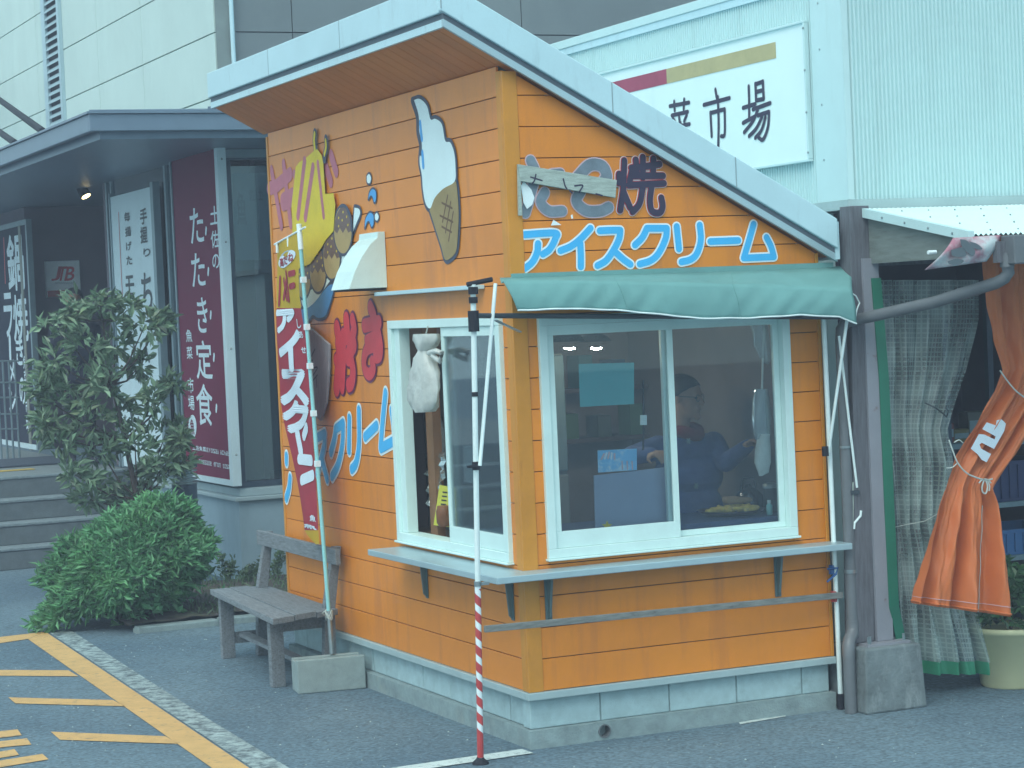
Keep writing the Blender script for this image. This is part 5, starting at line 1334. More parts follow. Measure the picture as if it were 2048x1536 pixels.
def uv_grid(o, R, C_, su, sv):
    uvl = o.data.uv_layers.new(name="UVMap"); co = np.empty(len(o.data.loops), int); o.data.loops.foreach_get("vertex_index", co)
    uv = np.stack([(co % C_)/(C_-1)*su, (co//C_)/(R-1)*sv], 1); uvl.data.foreach_set("uv", uv.ravel())
pc = thing("clear_sheet_curtain", P(1880,1355,2,0.0), "clear mesh-reinforced plastic curtain with green hem, tied back", "curtain")
rows_c = [(560,1762,1960,.4),(640,1764,1958,.5),(740,1768,1938,.7),(830,1772,1905,.5),(860,1775,1896,.5),(930,1778,1905,.9),(1050,1782,1900,1),(1150,1786,1930,1.1),(1250,1792,1955,1.2),(1322,1798,1972,1.3)]
g = drape(rows_c, 0.02, 5, 0.06)
o = MB().grid(g).build("sheet", M['sheet'], pc, smooth=True); uv_grid(o, 60, 90, 36, 80)
rows_h = [(1322,1798,1972,1.3),(1348,1800,1977,1.3)]
M['green_hem'] = mat("green_hem", (0.04,0.30,0.17), 0.5)
g2 = drape(rows_h, 0.02, 5, 0.05, ny=4)
for k in range(3):
    MB().grid([r[k*30-(1 if k else 0):k*30+30] for r in g2]).build("hem", M['green_hem'], pc, smooth=True)
MB().tube([P(1850,806,1,-0.06), P(1870,815,1,-0.09), P(1885,826,1,-0.08), P(1893,834,1,-0.05), P(1897,822,1,-0.05), P(1890,815,1,-0.04)], 0.004, 6).build("tie_cord", M['dark_metal'], pc)
MB().tube([P(1765,1060,1,-0.06), P(1800,1052,1,-0.08), P(1850,1042,1,-0.09), P(1885,1022,1,-0.08)], 0.0025, 5).build("tie_cord", M['rope'], pc)

oc = thing("orange_tarp_curtain", P(1930,1400,1,-0.45), "orange tarpaulin curtain gathered and tied with white cord", "curtain")
rows_o = [(470,1962,2125,.5),(600,1972,2135,.6),(680,1985,2135,.6),(740,2003,2125,.4),(780,1986,2108,.6),(850,1945,2062,.7),(910,1907,2030,.6),(955,1894,1998,.45),(975,1889,1986,.4),(1010,1873,1999,.8),(1100,1850,2009,1.2),(1180,1831,2014,1.5),(1222,1826,2017,1.6)]
OY = -0.45
go = drape(rows_o, OY, 3.2, 0.055, ny=90, nx=110, phase=0.8)
sag = lambda k: 0.0
for i in range(80, 90):
    for j in range(110):
        p = go[i][j]; go[i][j] = (p[0], p[1], p[2]+0.045*(1-j/109)*(i-80)/10-0.03*(j/109)*(i-80)/10)
for i in range(90):
    for j in range(110):
        p = go[i][j]; w_ = 0.004*math.sin(j*0.9+i*0.35)*math.sin(i*0.21+j*0.13)+0.003*math.sin(i*0.8-j*0.5)
        go[i][j] = (p[0], p[1]+w_, p[2])
MB().grid(go).build("tarp", M['tarp'], oc, smooth=True)
MB().tube([(go[i][78][0],go[i][78][1]-0.004,go[i][78][2]) for i in range(64, 90)], 0.0022, 5).build("seam", M['rope'], oc)
MB().tube([(p[0],p[1]-0.003,p[2]) for p in go[-3]], 0.0018, 5).build("hem_stitch", M['pink_rim'], oc)
MB().tube([(p[0],p[1]-0.004,p[2]+0.012) for p in go[-1]], 0.006, 5).build("hem_roll", M['tarp'], oc, smooth=True)
T4 = Crop(1820, 740, 5.12)
def front_y(px, py):
    i = int(np.clip((py-470)/(1222-470)*89, 0, 89)); xs = [P(0,0,1,0)[0]]
    xw = P(px, py, 1, OY)[0]; row = go[i]; j = int(np.argmin([abs(q[0]-xw) for q in row])); return row[j][1]
mark = [(740,605),(785,535),(878,568),(888,515),(935,503),(982,548),(965,625),(860,808),(735,745),(712,762),(728,805),(830,860),(785,945),(735,920),(690,860),(622,805),(705,655),(760,660),(865,710),(878,680)]
ym = min(front_y(*T4(*q)) for q in mark)-0.004
mb = MB(); shape(mb, mark, 1, ym, 0.0, T4); mb.build("white_mark", M['banner_white'], oc)
def cord(pts, r=0.0045, name="tie_cord", off=0.012):
    q = [P(a, b, 1, min(OY-0.05, front_y(a, b)-off)) for a, b in pts]
    q2 = smooth2(q, 5); MB().tube(q2, r, 6).build(name, M['rope'], oc, smooth=True)
cord([(2000,741),(2015,762),(2032,782),(2052,797)])
cord([(1898,880),(1905,900),(1915,925),(1932,945),(1952,955),(1972,960),(1985,958)])
cord([(1968,960),(1964,975),(1966,985),(1972,986),(1975,972),(1971,960)], name="bow_loop"); cord([(1958,966),(1964,960),(1974,959),(1982,966)], name="bow_loop"); cord([(1975,962),(1979,972),(1978,982)], name="bow_end")
cord([(1893,936),(1904,935),(1914,927)], 0.003, "cord_end"); cord([(1908,885),(1918,880),(1926,886)], 0.003, "cord_end")
# pink cloth on the eave corner
M['pink_cloth'] = mat("pink_printed_cloth", (0.46,0.20,0.26), 0.6, var=0.12, scale=8, trans=0.15, col2=(0.60,0.68,0.70), f2=(0.42,0.62), s2=7)
M['print_grey'] = mat("grey_print", (0.10,0.13,0.15), 0.6)
PK = -1.085
def pk(px, py): return P(px, py, 1, PK)
R_ = []
for a in np.linspace(0, 1, 12):
    l = np.array(pk(1906+(1849-1906)*a, 476+(540-476)*a)); r = np.array(pk(2001+(1974-2001)*a, 470+(523-470)*a))
    R_.append([l+(r-l)*t+np.array([0,-0.02*math.sin(math.pi*a)-0.008*math.sin(9*t+3*a),0]) for t in np.linspace(0,1,16)])
pkth = thing("pink_cloth", pk(1925,540), "pink printed cloth draped over the lean-to's eave corner", "cloth")
MB().grid(R_).build("cloth", M['pink_cloth'], pkth, smooth=True, solid=0.002)
for q in ([(1920,478),(1935,482),(1950,500),(1945,512),(1925,495)], [(1902,500),(1925,495),(1932,512),(1906,512)], [(1896,522),(1915,517),(1928,522),(1915,530),(1898,528)], [(1937,482),(1955,488),(1965,498),(1950,497)]):
    mb = MB(); shape(mb, q, 1, PK-0.034, 0, PHOTO, True); mb.build("printed_figure", M['print_grey'], pkth)
tag(MB().tube([P(1856,505,1,-0.9), P(1872,504,1,-0.9)], 0.010, 8).build("wall_bulb", M['letter_white']), "tiny pale bulb on the plywood gable", "bulb")
# potted plant
pp = P(2052,1378,2,0.0); pcx, pcy = pp[0]+0.03, pp[1]+0.16
pot = thing("flower_pot", (pcx,pcy,0), "large cream plastic flower pot with a leafy bush at the right edge", "potted plant")
MB().lathe([(0.165,0),(0.175,0.01),(0.205,0.30),(0.217,0.302),(0.219,0.335),(0.208,0.336),(0.2,0.31)], (pcx,pcy,0.001), 32).build("pot", mat("cream_plastic", (0.66,0.65,0.40), 0.5, var=0.05), pot, smooth=True)
MB().lathe([(0.198,0),(0.198,0.02)], (pcx,pcy,0.29), 24).build("soil", M['soil'], pot)
cent, axes = [], []
for k in range(170):
    v = rng.normal(0,1,3); v /= np.linalg.norm(v); v[2] = abs(v[2])
    cent.append(np.array([pcx,pcy,0.36])+v*np.array([0.24,0.22,0.33])*rng.uniform(0.4,1)); axes.append(v+np.array([0,0,0.3]))
v, f = rosettes(cent, axes, 7, 0.065, 0.032, 1.1); MB().add(v, f).build("foliage", M['leaf_pot'], pot)
MB().tube([(pcx,pcy,0.3),(pcx+0.02,pcy,0.6)], 0.012, 6).build("stem", M['bark'], pot)
# goods rack inside the lean-to
rk = thing("goods_rack", (3.3,0.9,0), "dark slatted goods rack inside the lean-to behind the orange curtain", "rack")
def rz(px, py, y=0.8): return P(px, py, 1, y)
x_l, x_r = rz(1890,1000)[0], 4.6
shelf_z = [rz(2020,1112)[2], rz(2020,1004)[2], rz(2020,880)[2]]
for z in shelf_z: MB().box(x_l, x_r, 0.8, 1.35, z-0.03, z).build("shelf_board", M['pale_board'], rk)
for x in (x_l, (x_l+x_r)/2, x_r-0.04): MB().box(x, x+0.04, 1.351, 1.39, 0, 2.2).build("upright", M['dark_frame'], rk)
for x in (x_l-0.001, x_r-0.04): MB().box(x, x+0.04, 0.76, 0.799, 0, 2.2).build("upright", M['dark_frame'], rk)
M['crate_blue'] = mat("blue_crate", (0.03,0.13,0.33), 0.5, var=0.1)
M['crate_navy'] = mat("navy_crate", (0.02,0.035,0.12), 0.5, var=0.1)
def crate(x, z, w, h, m, lab):
    c = thing("plastic_crate", (x+w/2,1.05,z), lab, "crate", "plastic crates on the goods rack")
    MB().box(x, x+w, 0.83, 1.3, z+0.001, z+0.012).build("base", m, c)
    for (a, b, d, e) in ((x,x+w,0.83,0.842),(x,x+w,1.288,1.3),(x,x+0.012,0.8425,1.2875),(x+w-0.012,x+w,0.8425,1.2875)): MB().box(a,b,d,e,z+0.0125,z+h).build("side", m, c)
    k = int(w/0.06)
    for i in range(k): MB().box(x+0.01+i*w/k, x+0.03+i*w/k, 0.822, 0.8295, z+0.02, z+h-0.02).build("rib", m, c)
    MB().box(x-0.006, x+w+0.006, 0.818, 0.8296, z+h-0.018, z+h+0.004).build("rim", m, c)
xc = rz(1998,1060)[0]
crate(xc, shelf_z[0], 0.55, 0.15, M['crate_blue'], "bright blue plastic crate on the rack's lower shelf")
crate(xc-0.15, shelf_z[1], 0.62, 0.24, M['crate_navy'], "dark navy plastic crate on the rack's middle shelf")
for i, (px, py, w, h, c, lab) in enumerate(((1880,830,.10,.12,(0.12,0.02,0.02),"small dark red packet on the rack top shelf"),(1905,835,.12,.08,(0.10,0.09,0.02),"small mustard packet on the rack top shelf"),(1935,820,.14,.18,(0.05,0.06,0.05),"dark olive box on the rack top shelf"),(1960,860,.1,.1,(0.03,0.03,0.07),"dark violet box on the rack top shelf"))):
    x = rz(px, py, 0.9)[0]; th = thing("goods_packet", (x,0.95,shelf_z[2]), lab, "packet", "packets on the goods rack")
    mm = mat("packet", c, 0.5)
    MB().box(x, x+w, 0.9, 1.0, shelf_z[2]+0.001, shelf_z[2]+h).build("carton", mm, th, bevel=0.006); MB().box(x+0.01, x+w-0.01, 0.896, 0.8995, shelf_z[2]+h*0.3, shelf_z[2]+h*0.7).build("label_patch", M['pale_board'], th)
print("market")

# ------------------------------------------------------------------ people
def capsule(mb, a, b, ra, rb, n=10, mi=0):
    a, b = np.array(a, float), np.array(b, float); d = b-a; L_ = np.linalg.norm(d); d = d/(L_+1e-9)
    pts, rs = [], []
    for t in np.linspace(-math.pi/2+0.15, 0, 4): pts.append(a+d*ra*math.sin(t)); rs.append(ra*math.cos(t))
    for t in np.linspace(0, math.pi/2-0.15, 4): pts.append(b+d*rb*math.sin(t)); rs.append(rb*math.cos(t))
    return mb.tube(pts, rs, n, mi)
def body(name, caps, mats, parent, voxel=0.012):
    """one continuous skin grown over tapered bones; clothes and skin chosen by nearest bone"""
    mb = MB()
    for a, b, ra, rb, mi in caps: capsule(mb, a, b, ra, rb)
    tmp = mb.build("tmp_body", mats[0], parent)
    r = tmp.modifiers.new("r", 'REMESH'); r.mode = 'VOXEL'; r.voxel_size = voxel
    sm = tmp.modifiers.new("s", 'SMOOTH'); sm.iterations = 4; sm.factor = 0.5
    bpy.context.view_layer.update()
    me = bpy.data.meshes.new_from_object(tmp.evaluated_get(bpy.context.evaluated_depsgraph_get()))
    bpy.data.objects.remove(tmp)
    me.materials.clear()
    for m_ in mats: me.materials.append(m_)
    C_ = np.array([p.center[:] for p in me.polygons])+org(parent)
    best = np.full(len(C_), 1e9); idx = np.zeros(len(C_), int)
    for a, b, ra, rb, mi in caps:
        a, b = np.array(a, float), np.array(b, float); d = b-a; t = np.clip(((C_-a)@d)/(d@d+1e-9), 0, 1)
        dist = np.linalg.norm(C_-(a+t[:,None]*d), axis=1)-(ra+(rb-ra)*t)
        k = dist < best; best[k] = dist[k]; idx[k] = mi
    me.polygons.foreach_set("material_index", idx.tolist()); me.polygons.foreach_set("use_smooth", [True]*len(me.polygons))
    o = bpy.data.objects.new(name, me); COL.objects.link(o); o.parent = parent; ORG[o.name] = org(parent)
    return o
M['skin'] = mat("skin", (0.36,0.20,0.14), 0.55, var=0.06)
M['skin_w'] = mat("warm_skin", (0.42,0.22,0.15), 0.55, var=0.06)
M['hair'] = mat("black_hair", (0.015,0.013,0.015), 0.5, var=0.3, scale=40, bump=0.4, bscale=120)
M['jacket'] = mat("blue_jacket", (0.055,0.09,0.24), 0.85, var=0.25, scale=7, bump=1.0, bscale=11)
M['trousers'] = mat("dark_trousers", (0.025,0.027,0.04), 0.85)
M['scarf'] = mat("dark_red_scarf", (0.16,0.015,0.03), 0.85, var=0.2, scale=30)
M['coat'] = mat("dark_navy_coat", (0.022,0.026,0.05), 0.85)
def head_caps(H, fwd, s=1.0, mi=1):
    """skull, jaw, nose, ears, brow and chin around head centre H looking along fwd"""
    f = np.array(fwd, float); f /= np.linalg.norm(f); u = np.array([0,0,1.0]); r = np.cross(f, u); r /= np.linalg.norm(r); H = np.array(H, float)
    q = lambda a, b, c: H+(r*a+f*b+u*c)*s
    return [(q(0,-0.015,0.035), q(0,0.02,0.035), 0.083*s, 0.080*s, mi), (q(0,0.03,-0.02), q(0,0.035,-0.07), 0.066*s, 0.045*s, mi),
            (q(0,0.10,0.01), q(0,0.112,-0.02), 0.010*s, 0.015*s, mi), (q(-0.08,-0.005,0.01), q(-0.083,-0.005,-0.025), 0.015*s, 0.011*s, mi),
            (q(0.08,-0.005,0.01), q(0.083,-0.005,-0.025), 0.015*s, 0.011*s, mi), (q(-0.035,0.085,0.028), q(0.035,0.085,0.028), 0.016*s, 0.016*s, mi),
            (q(-0.022,0.084,-0.058), q(0.022,0.084,-0.058), 0.011*s, 0.011*s, mi), (q(0,0.075,-0.095), q(0,0.078,-0.1), 0.022*s, 0.02*s, mi),
            (q(0,-0.02,-0.06), q(0,-0.03,-0.16), 0.052*s, 0.056*s, mi)], q
def hand_caps(wrist, dirv, normal, s=1.0, mi=1, curl=0.5):
    w = np.array(wrist, float); d = np.array(dirv, float); d /= np.linalg.norm(d); n = np.array(normal, float); n -= d*(n@d); n /= np.linalg.norm(n); r = np.cross(d, n)
    caps = []
    for k, off in enumerate((-0.028,-0.01,0.01,0.027)):
        L_ = (0.070,0.080,0.076,0.060)[k]*s
        k0 = w+d*0.02*s+r*off*0.7*s; k1 = w+d*0.085*s+r*off*s; caps.append((k0, k1, 0.015*s, 0.0115*s, mi))
        k2 = k1+(d*math.cos(curl)+n*math.sin(curl))*L_*0.5; k3 = k2+(d*math.cos(curl*2.2)+n*math.sin(curl*2.2))*L_*0.5
        caps += [(k1, k2, 0.0095*s, 0.009*s, mi), (k2, k3, 0.009*s, 0.0075*s, mi)]
    t0 = w+d*0.03*s-r*0.03*s; t1 = t0+(d*0.6-r*0.7+n*0.3)*0.04*s; t2 = t1+(d*0.8-r*0.1+n*0.5)*0.035*s
    return caps+[(t0, t1, 0.014*s, 0.011*s, mi), (t1, t2, 0.0105*s, 0.009*s, mi)]
def hair_cap(q, s, parent, low=-0.02, front=0.055, m=None):
    rows_ = []
    for th in np.linspace(0.02, 1, 10):
        row = []
        for k in range(25):
            a = 2*math.pi*k/24; fr = math.cos(a)            # a = 0 is the face side
            lim = 1.9-0.75*max(0, fr)**0.8                    # hairline higher over the face
            t = th*lim*0.95; nz_ = 0.004*math.sin(7*a+5*th)
            row.append(q((0.093+nz_)*math.sin(t)*math.sin(a), 0.0+(0.105+nz_)*math.sin(t)*math.cos(a)-0.004, 0.035+0.096*math.cos(t)))
        rows_.append(row)
    return MB().grid(rows_).build("hair", m or M['hair'], parent, smooth=True, solid=0.008)

# vendor in the kiosk
FLO = 0.316
H = P(1368,795,1,0.72); fx_ = np.array([0.62,-0.75,-0.12])
ven = thing("person", (H[0],0.75,FLO), "person in a blue patterned jacket and red scarf working inside the kiosk", "person")
hc, q = head_caps(H, fx_, 0.98)
sh_z = H[2]-0.27; cx = H[0]+0.02; cy = 0.76
shR, shL = np.array([cx+0.17,cy-0.01,sh_z]), np.array([cx-0.17,cy+0.0,sh_z])
hR, hL = P(1500,888,1,0.36), P(1308,908,1,0.36)
eR, eL = P(1452,925,1,0.60), P(1262,912,1,0.62)
def toward(a, b, k): a, b = np.array(a), np.array(b); d = b-a; return b-d/np.linalg.norm(d)*k
wR, wL = toward(eR, hR, 0.03), toward(eL, hL, 0.03)
caps = hc+[((cx-0.10,cy,sh_z-0.03),(cx+0.10,cy,sh_z-0.03),0.10,0.10,0), ((cx-0.085,cy-0.01,sh_z-0.17),(cx+0.085,cy-0.01,sh_z-0.17),0.125,0.125,0),
           ((cx-0.07,cy-0.01,sh_z-0.34),(cx+0.07,cy-0.01,sh_z-0.34),0.13,0.13,0), ((cx-0.075,cy,sh_z-0.50),(cx+0.075,cy,sh_z-0.50),0.125,0.125,0),
           (shR, eR, 0.072, 0.056, 0), (eR, wR, 0.056, 0.040, 0), (shL, eL, 0.072, 0.056, 0), (eL, wL, 0.056, 0.040, 0),
           ((cx-0.09,cy,sh_z-0.56),(cx-0.095,cy-0.02,FLO+0.42),0.095,0.066,2), ((cx-0.095,cy-0.02,FLO+0.42),(cx-0.1,cy+0.01,FLO+0.09),0.064,0.046,2),
           ((cx+0.09,cy,sh_z-0.56),(cx+0.095,cy-0.02,FLO+0.42),0.095,0.066,2), ((cx+0.095,cy-0.02,FLO+0.42),(cx+0.1,cy+0.01,FLO+0.09),0.064,0.046,2),
           ((cx-0.1,cy+0.01,FLO+0.045),(cx-0.11,cy-0.15,FLO+0.035),0.044,0.034,2), ((cx+0.1,cy+0.01,FLO+0.045),(cx+0.11,cy-0.15,FLO+0.035),0.044,0.034,2)]
caps += hand_caps(wR, hR-eR, (0,-0.2,-1), 1.0)+hand_caps(wL, hL-eL, (0.3,0,-1), 1.0)
body("body", caps, [M['jacket'], M['skin'], M['trousers']], ven, 0.009)
hair_cap(q, 0.98, ven)
gl = MB()
for s_ in (-1, 1):
    c = [q(s_*0.034+0.026*math.cos(t), 0.098, 0.008+0.019*math.sin(t)) for t in np.linspace(0, 2*math.pi, 15)]
    gl.tube(c, 0.0022, 5); gl.tube([q(s_*0.058,0.098,0.014), q(s_*0.085,0.04,0.012), q(s_*0.088,-0.01,0.012)], 0.002, 5)
gl.tube([q(-0.01,0.1,0.01), q(0.01,0.1,0.01)], 0.002, 5); gl.build("glasses", M['dark_metal'], ven)
for s_ in (-1, 1): MB().ball(q(s_*0.033,0.086,0.008), (0.010,0.008,0.006), 8).build("eye", M['black'], ven)
rg = [np.array([H[0]+0.012+0.072*math.cos(t), 0.755+0.068*math.sin(t)-0.02, sh_z+0.085+0.012*math.sin(2*t)-0.02*max(0,-math.sin(t))]) for t in np.linspace(0, 2*math.pi, 25)]
MB().tube(rg, 0.034, 8).build("scarf", M['scarf'], ven, smooth=True)
for (px, py) in ((1347,888),(1377,882),(1392,972),(1340,1000)):
    c = P(px, py, 1, cy-0.142)
    mb = MB()
    for k in range(3):
        a = k*math.pi/3; mb.beam(c-0.017*np.array([math.cos(a),0,math.sin(a)])-np.array([0,0.0005*k,0]), c+0.017*np.array([math.cos(a),0,math.sin(a)])-np.array([0,0.0005*k,0]), 0.004, 0.006, up=(0,1,0))
    mb.build("snowflake_motif", M['pale_board'], ven)

# passer-by on the porch, behind the shrub
pb = P(148,930,2,PZ); px_, py_ = pb[0], pb[1]; Hh = P(147,602,1,py_); s_h = 1.0
per = thing("person", (px_,py_,PZ), "person in dark clothes standing on the porch behind the tall shrub", "person")
top = Hh[2]
hc, q = head_caps((Hh[0],py_,top), (-0.35,-0.93,-0.05), 1.05)
sz = top-0.29; X_, Y_ = Hh[0], py_
caps = hc+[((X_-0.12,Y_,sz-0.03),(X_+0.12,Y_,sz-0.03),0.105,0.105,0), ((X_-0.09,Y_,sz-0.25),(X_+0.09,Y_,sz-0.25),0.125,0.125,0), ((X_-0.08,Y_,sz-0.5),(X_+0.08,Y_,sz-0.5),0.13,0.13,0)]
for s_ in (-1, 1):
    shd = np.array([X_+s_*0.20,Y_,sz]); elb = np.array([X_+s_*0.25,Y_+0.02,sz-0.29]); hnd = np.array([X_+s_*0.22,Y_-0.08,sz-0.54])
    caps += [(shd, elb, 0.07, 0.055, 0), (elb, hnd, 0.053, 0.038, 0)]+hand_caps(hnd, hnd-elb, (-s_,0,0), 1.0)
    hip = np.array([X_+s_*0.09,Y_,sz-0.58]); kn = np.array([X_+s_*0.1,Y_-0.03,PZ+0.48]); an_ = np.array([X_+s_*0.1,Y_,PZ+0.09])
    caps += [(hip, kn, 0.105, 0.075, 2), (kn, an_, 0.07, 0.05, 2), (an_-np.array([0,0,0.045]), an_+np.array([s_*0.02,-0.17,-0.055]), 0.044, 0.034, 2)]
body("body", caps, [M['coat'], M['skin'], M['trousers']], per, 0.013)
hair_cap(q, 1.05, per)

# ------------------------------------------------------------------ things inside the kiosk windows
def flat(name, px, y, m, label, cat, th=0.004, axis=1):
    mb = MB(); shape(mb, px, axis, y, 0.0, PHOTO, thick=th); return tag(mb.build(name, m), label, cat)
M['teal_paper'] = mat("teal_paper", (0.10,0.42,0.44), 0.6, var=0.03)
flat("teal_paper", [(1157,728),(1268,725),(1268,808),(1160,814)], 0.012, M['teal_paper'], "blank teal sheet taped inside the front window", "paper", 0.001)
M['grey_board'] = mat("lilac_grey_board", (0.27,0.32,0.44), 0.6, var=0.05)
flat("counter_board", [(1187,951),(1350,932),(1350,1062),(1190,1074)], 0.075, M['grey_board'], "lilac grey board standing inside the front window's left sash", "board", 0.008)
M['card_blue'] = mat("sky_print_card", (0.16,0.48,0.80), 0.4, var=0.1, scale=12, col2=(0.55,0.72,0.82), f2=(0.5,0.65), s2=14)
pcard = thing("picture_card", P(1234,945,1,0.06), "small blue sky picture card with pink marks above the lilac board", "picture card")
mb = MB(); shape(mb, [(1195,901),(1273,897),(1273,940),(1196,945)], 1, 0.060, 0, thick=0.004); mb.build("card", M['card_blue'], pcard)
for k in range(5):
    mb = MB(); strokes(mb, [[(1202+k*6.5,916+abs(k-2)*1.0),(1207+k*5.2,905+abs(k-2)*1.5)]], 1, 0.060, 0.0055, 0.006, smooth=False); mb.build("parasol_stripe", M['banner_white'] if k % 2 else M['pink_rim'], pcard)
for k in range(3):
    mb = MB(); strokes(mb, [[(1243+k*10,923),(1244+k*10,938)]], 1, 0.060, 0.004, 0.006); mb.build("pink_mark", M['pink_rim'], pcard)
# star sticker
ss = MB(); c = np.array([1214,1052])
shape(ss, [(c[0]+(11 if k % 2 == 0 else 5)*math.sin(k*math.pi/5), c[1]-(11 if k % 2 == 0 else 5)*math.cos(k*math.pi/5)) for k in range(10)], 1, 0.065, 0.0015)
tag(ss.build("star_sticker", M['yellow_sheet']), "yellow star sticker on the lilac board's lower corner", "sticker")
# white plastic handle tag with cord
tg = thing("wall_switch", P(1286,850,1,0.3), "white switch tag on a dark cord hanging behind the front window", "switch")
MB().tube([P(1286,760,1,0.3), P(1287,850,1,0.3), P(1286,900,1,0.3)], 0.006, 6).build("cord", M['black'], tg)
mb = MB(); shape(mb, [(1280,830),(1292,830),(1292,850),(1280,850)], 1, 0.29, 0, thick=0.01); mb.build("tag_plate", M['letter_white'], tg)
# inner counter and griddle
ct = thing("work_counter", (0.9,0.35,FLO), "steel work counter inside the kiosk behind the front window", "counter")
MB().box(0.09, 1.68, 0.09, 0.66, 1.015, 1.05).build("counter_top", mat("blue_counter", (0.05,0.08,0.20), 0.35), ct)
for x in (0.12, 1.63):
    for y_ in (0.12, 0.56): MB().box(x, x+0.04, y_, y_+0.03, FLO, 1.0145).build("leg", M['galv'], ct)
tray_c = P(1462,1022,2,1.072)
tr = thing("food_tray", (tray_c[0],tray_c[1],1.051), "round dark tray of grilled yellow snacks inside the front window", "food tray")
MB().lathe([(0.13,0),(0.16,0.012),(0.185,0.03),(0.178,0.03),(0.15,0.016)], (tray_c[0],tray_c[1],1.052), 28).build("tray", mat("dark_lacquer", (0.04,0.015,0.012), 0.3), tr, smooth=True)
M['snack'] = mat("fried_snack", (0.62,0.46,0.10), 0.6, var=0.3, scale=40)
for k in range(44):
    a = rng.uniform(0, 2*math.pi); r_ = 0.13*math.sqrt(rng.random()); z = 1.080+0.018*rng.random()
    b = rng.uniform(0, math.pi); c = np.array([tray_c[0]+r_*math.cos(a), tray_c[1]-0.03+r_*math.sin(a)*0.8, z]); d = np.array([math.cos(b), math.sin(b), 0])*0.028
    capsule(MB(), c-d, c+d, 0.011, 0.011, 7).build("snack", M['snack'], tr, smooth=True)
MB().hexa([(tray_c[0]-0.02,tray_c[1]+0.0,1.107),(tray_c[0]+0.14,tray_c[1]-0.01,1.107),(tray_c[0]+0.16,tray_c[1]+0.09,1.113),(tray_c[0]+0.0,tray_c[1]+0.1,1.113)],[(tray_c[0]-0.02,tray_c[1]+0.0,1.137),(tray_c[0]+0.14,tray_c[1]-0.01,1.137),(tray_c[0]+0.16,tray_c[1]+0.09,1.145),(tray_c[0]+0.0,tray_c[1]+0.1,1.145)]).build("omelette_slab", mat("tan_slab", (0.36,0.24,0.13), 0.6, var=0.15, scale=20), tr, bevel=0.012)
kt = P(1497,985,1,0.40)
ke = thing("kettle", (kt[0],0.40,1.051), "dark shiny round kettle behind the food tray", "kettle")
MB().lathe([(0.07,0),(0.085,0.03),(0.078,0.09),(0.045,0.125),(0.03,0.13),(0.012,0.15)], (kt[0],0.40,1.052), 20).build("pot", mat("dark_chrome", (0.10,0.10,0.12), 0.12, metal=0.9), ke, smooth=True)
MB().tube([(kt[0]-0.05,0.4,1.175),(kt[0]-0.035,0.4,1.235),(kt[0]+0.035,0.4,1.235),(kt[0]+0.05,0.4,1.175)], 0.006, 6).build("handle", M['black'], ke)
cj = P(1543,1020,1,0.30)
jr = thing("sauce_jar", (cj[0],0.30,1.051), "dark grey sauce jar at the right end of the inner counter", "jar")
MB().lathe([(0.04,0),(0.042,0.01),(0.042,0.13)], (cj[0],0.3,1.052), 16).build("jar_body", mat("dark_jar", (0.05,0.06,0.07), 0.3), jr, smooth=True)
MB().lathe([(0.044,0),(0.044,0.02),(0.02,0.028)], (cj[0],0.3,1.1825), 16).build("lid", M['galv'], jr, smooth=True)
bt = P(1540,1045,1,0.16)
bo = thing("small_bottle", (bt[0],0.16,1.051), "small pale blue bottle by the front window's right jamb", "bottle")
MB().lathe([(0.014,0),(0.016,0.006),(0.016,0.05),(0.008,0.062)], (bt[0],0.16,1.052), 12).build("bottle_body", M['pole_teal'], bo, smooth=True)
MB().lathe([(0.010,0),(0.010,0.016)], (bt[0],0.16,1.1145), 10).build("cap", M['letter_white'], bo)
# plastic bags
M['bag'] = mat("white_plastic_bag", (0.70,0.74,0.71), 0.35, var=0.14, scale=14, bump=1.0, bscale=14, trans=0.25)
M['bag_clear'] = glass_mat("clear_bag", (0.85,0.9,0.92), 1.0, 0.08, milk=0.30, milkcol=(0.6,0.68,0.7))
def bag(prof_px, axis, val, depth, m, name="bag", folds=5):
    """crumpled bag from outline rows (py, left, right) on a plane, given real thickness"""
    mb = MB(); n = 24; rows_ = []
    for (py, l, r) in prof_px:
        L_, R__ = P(l, py, axis, val), P(r, py, axis, val); c = (L_+R__)/2; h = (R__-L_)/2; hw = np.linalg.norm(h); row = []
        for k in range(n):
            a = 2*math.pi*k/n; cr_ = 1+0.10*math.sin(folds*a+py*0.05)+0.06*math.sin(folds*2.3*a+py*0.11)
            nrm = np.array([1.0,0,0]) if axis == 0 else np.array([0,1.0,0])
            row.append(c+h*math.cos(a)*cr_+nrm*min(depth, hw*0.9)*math.sin(a)*cr_)
        rows_.append(row+[row[0]])
    mb.grid(rows_)
    mb.add(rows_[0][:-1], [tuple(range(n))]); mb.add(rows_[-1][:-1], [tuple(range(n))]); return mb
hb = thing("hanging_bag", P(850,825,0,-0.05), "bulging white plastic bag hanging in the open side window", "bag")
bag([(700,846,858),(715,838,862),(745,828,872),(775,823,874),(800,822,872),(815,830,868),(824,842,858)], 0, -0.05, 0.055, M['bag']).build("bag_body", M['bag'], hb, smooth=True)
bag([(668,834,872),(680,832,874),(692,840,866),(702,846,858)], 0, -0.05, 0.05, M['bag'], folds=7).build("bag_neck", M['bag'], hb, smooth=True)
MB().tube([P(858,706,0,-0.07), P(872,702,0,-0.09), P(884,706,0,-0.09), P(880,722,0,-0.09), P(866,712,0,-0.08)], 0.016, 6).build("knot", M['bag'], hb, smooth=True)
MB().tube([P(852,668,0,-0.05), P(856,652,0,-0.05)], 0.004, 5).build("string", M['rope'], hb)
h2 = thing("hanging_bag", P(1522,950,1,0.16), "long white plastic bag hanging at the front window's right", "bag")
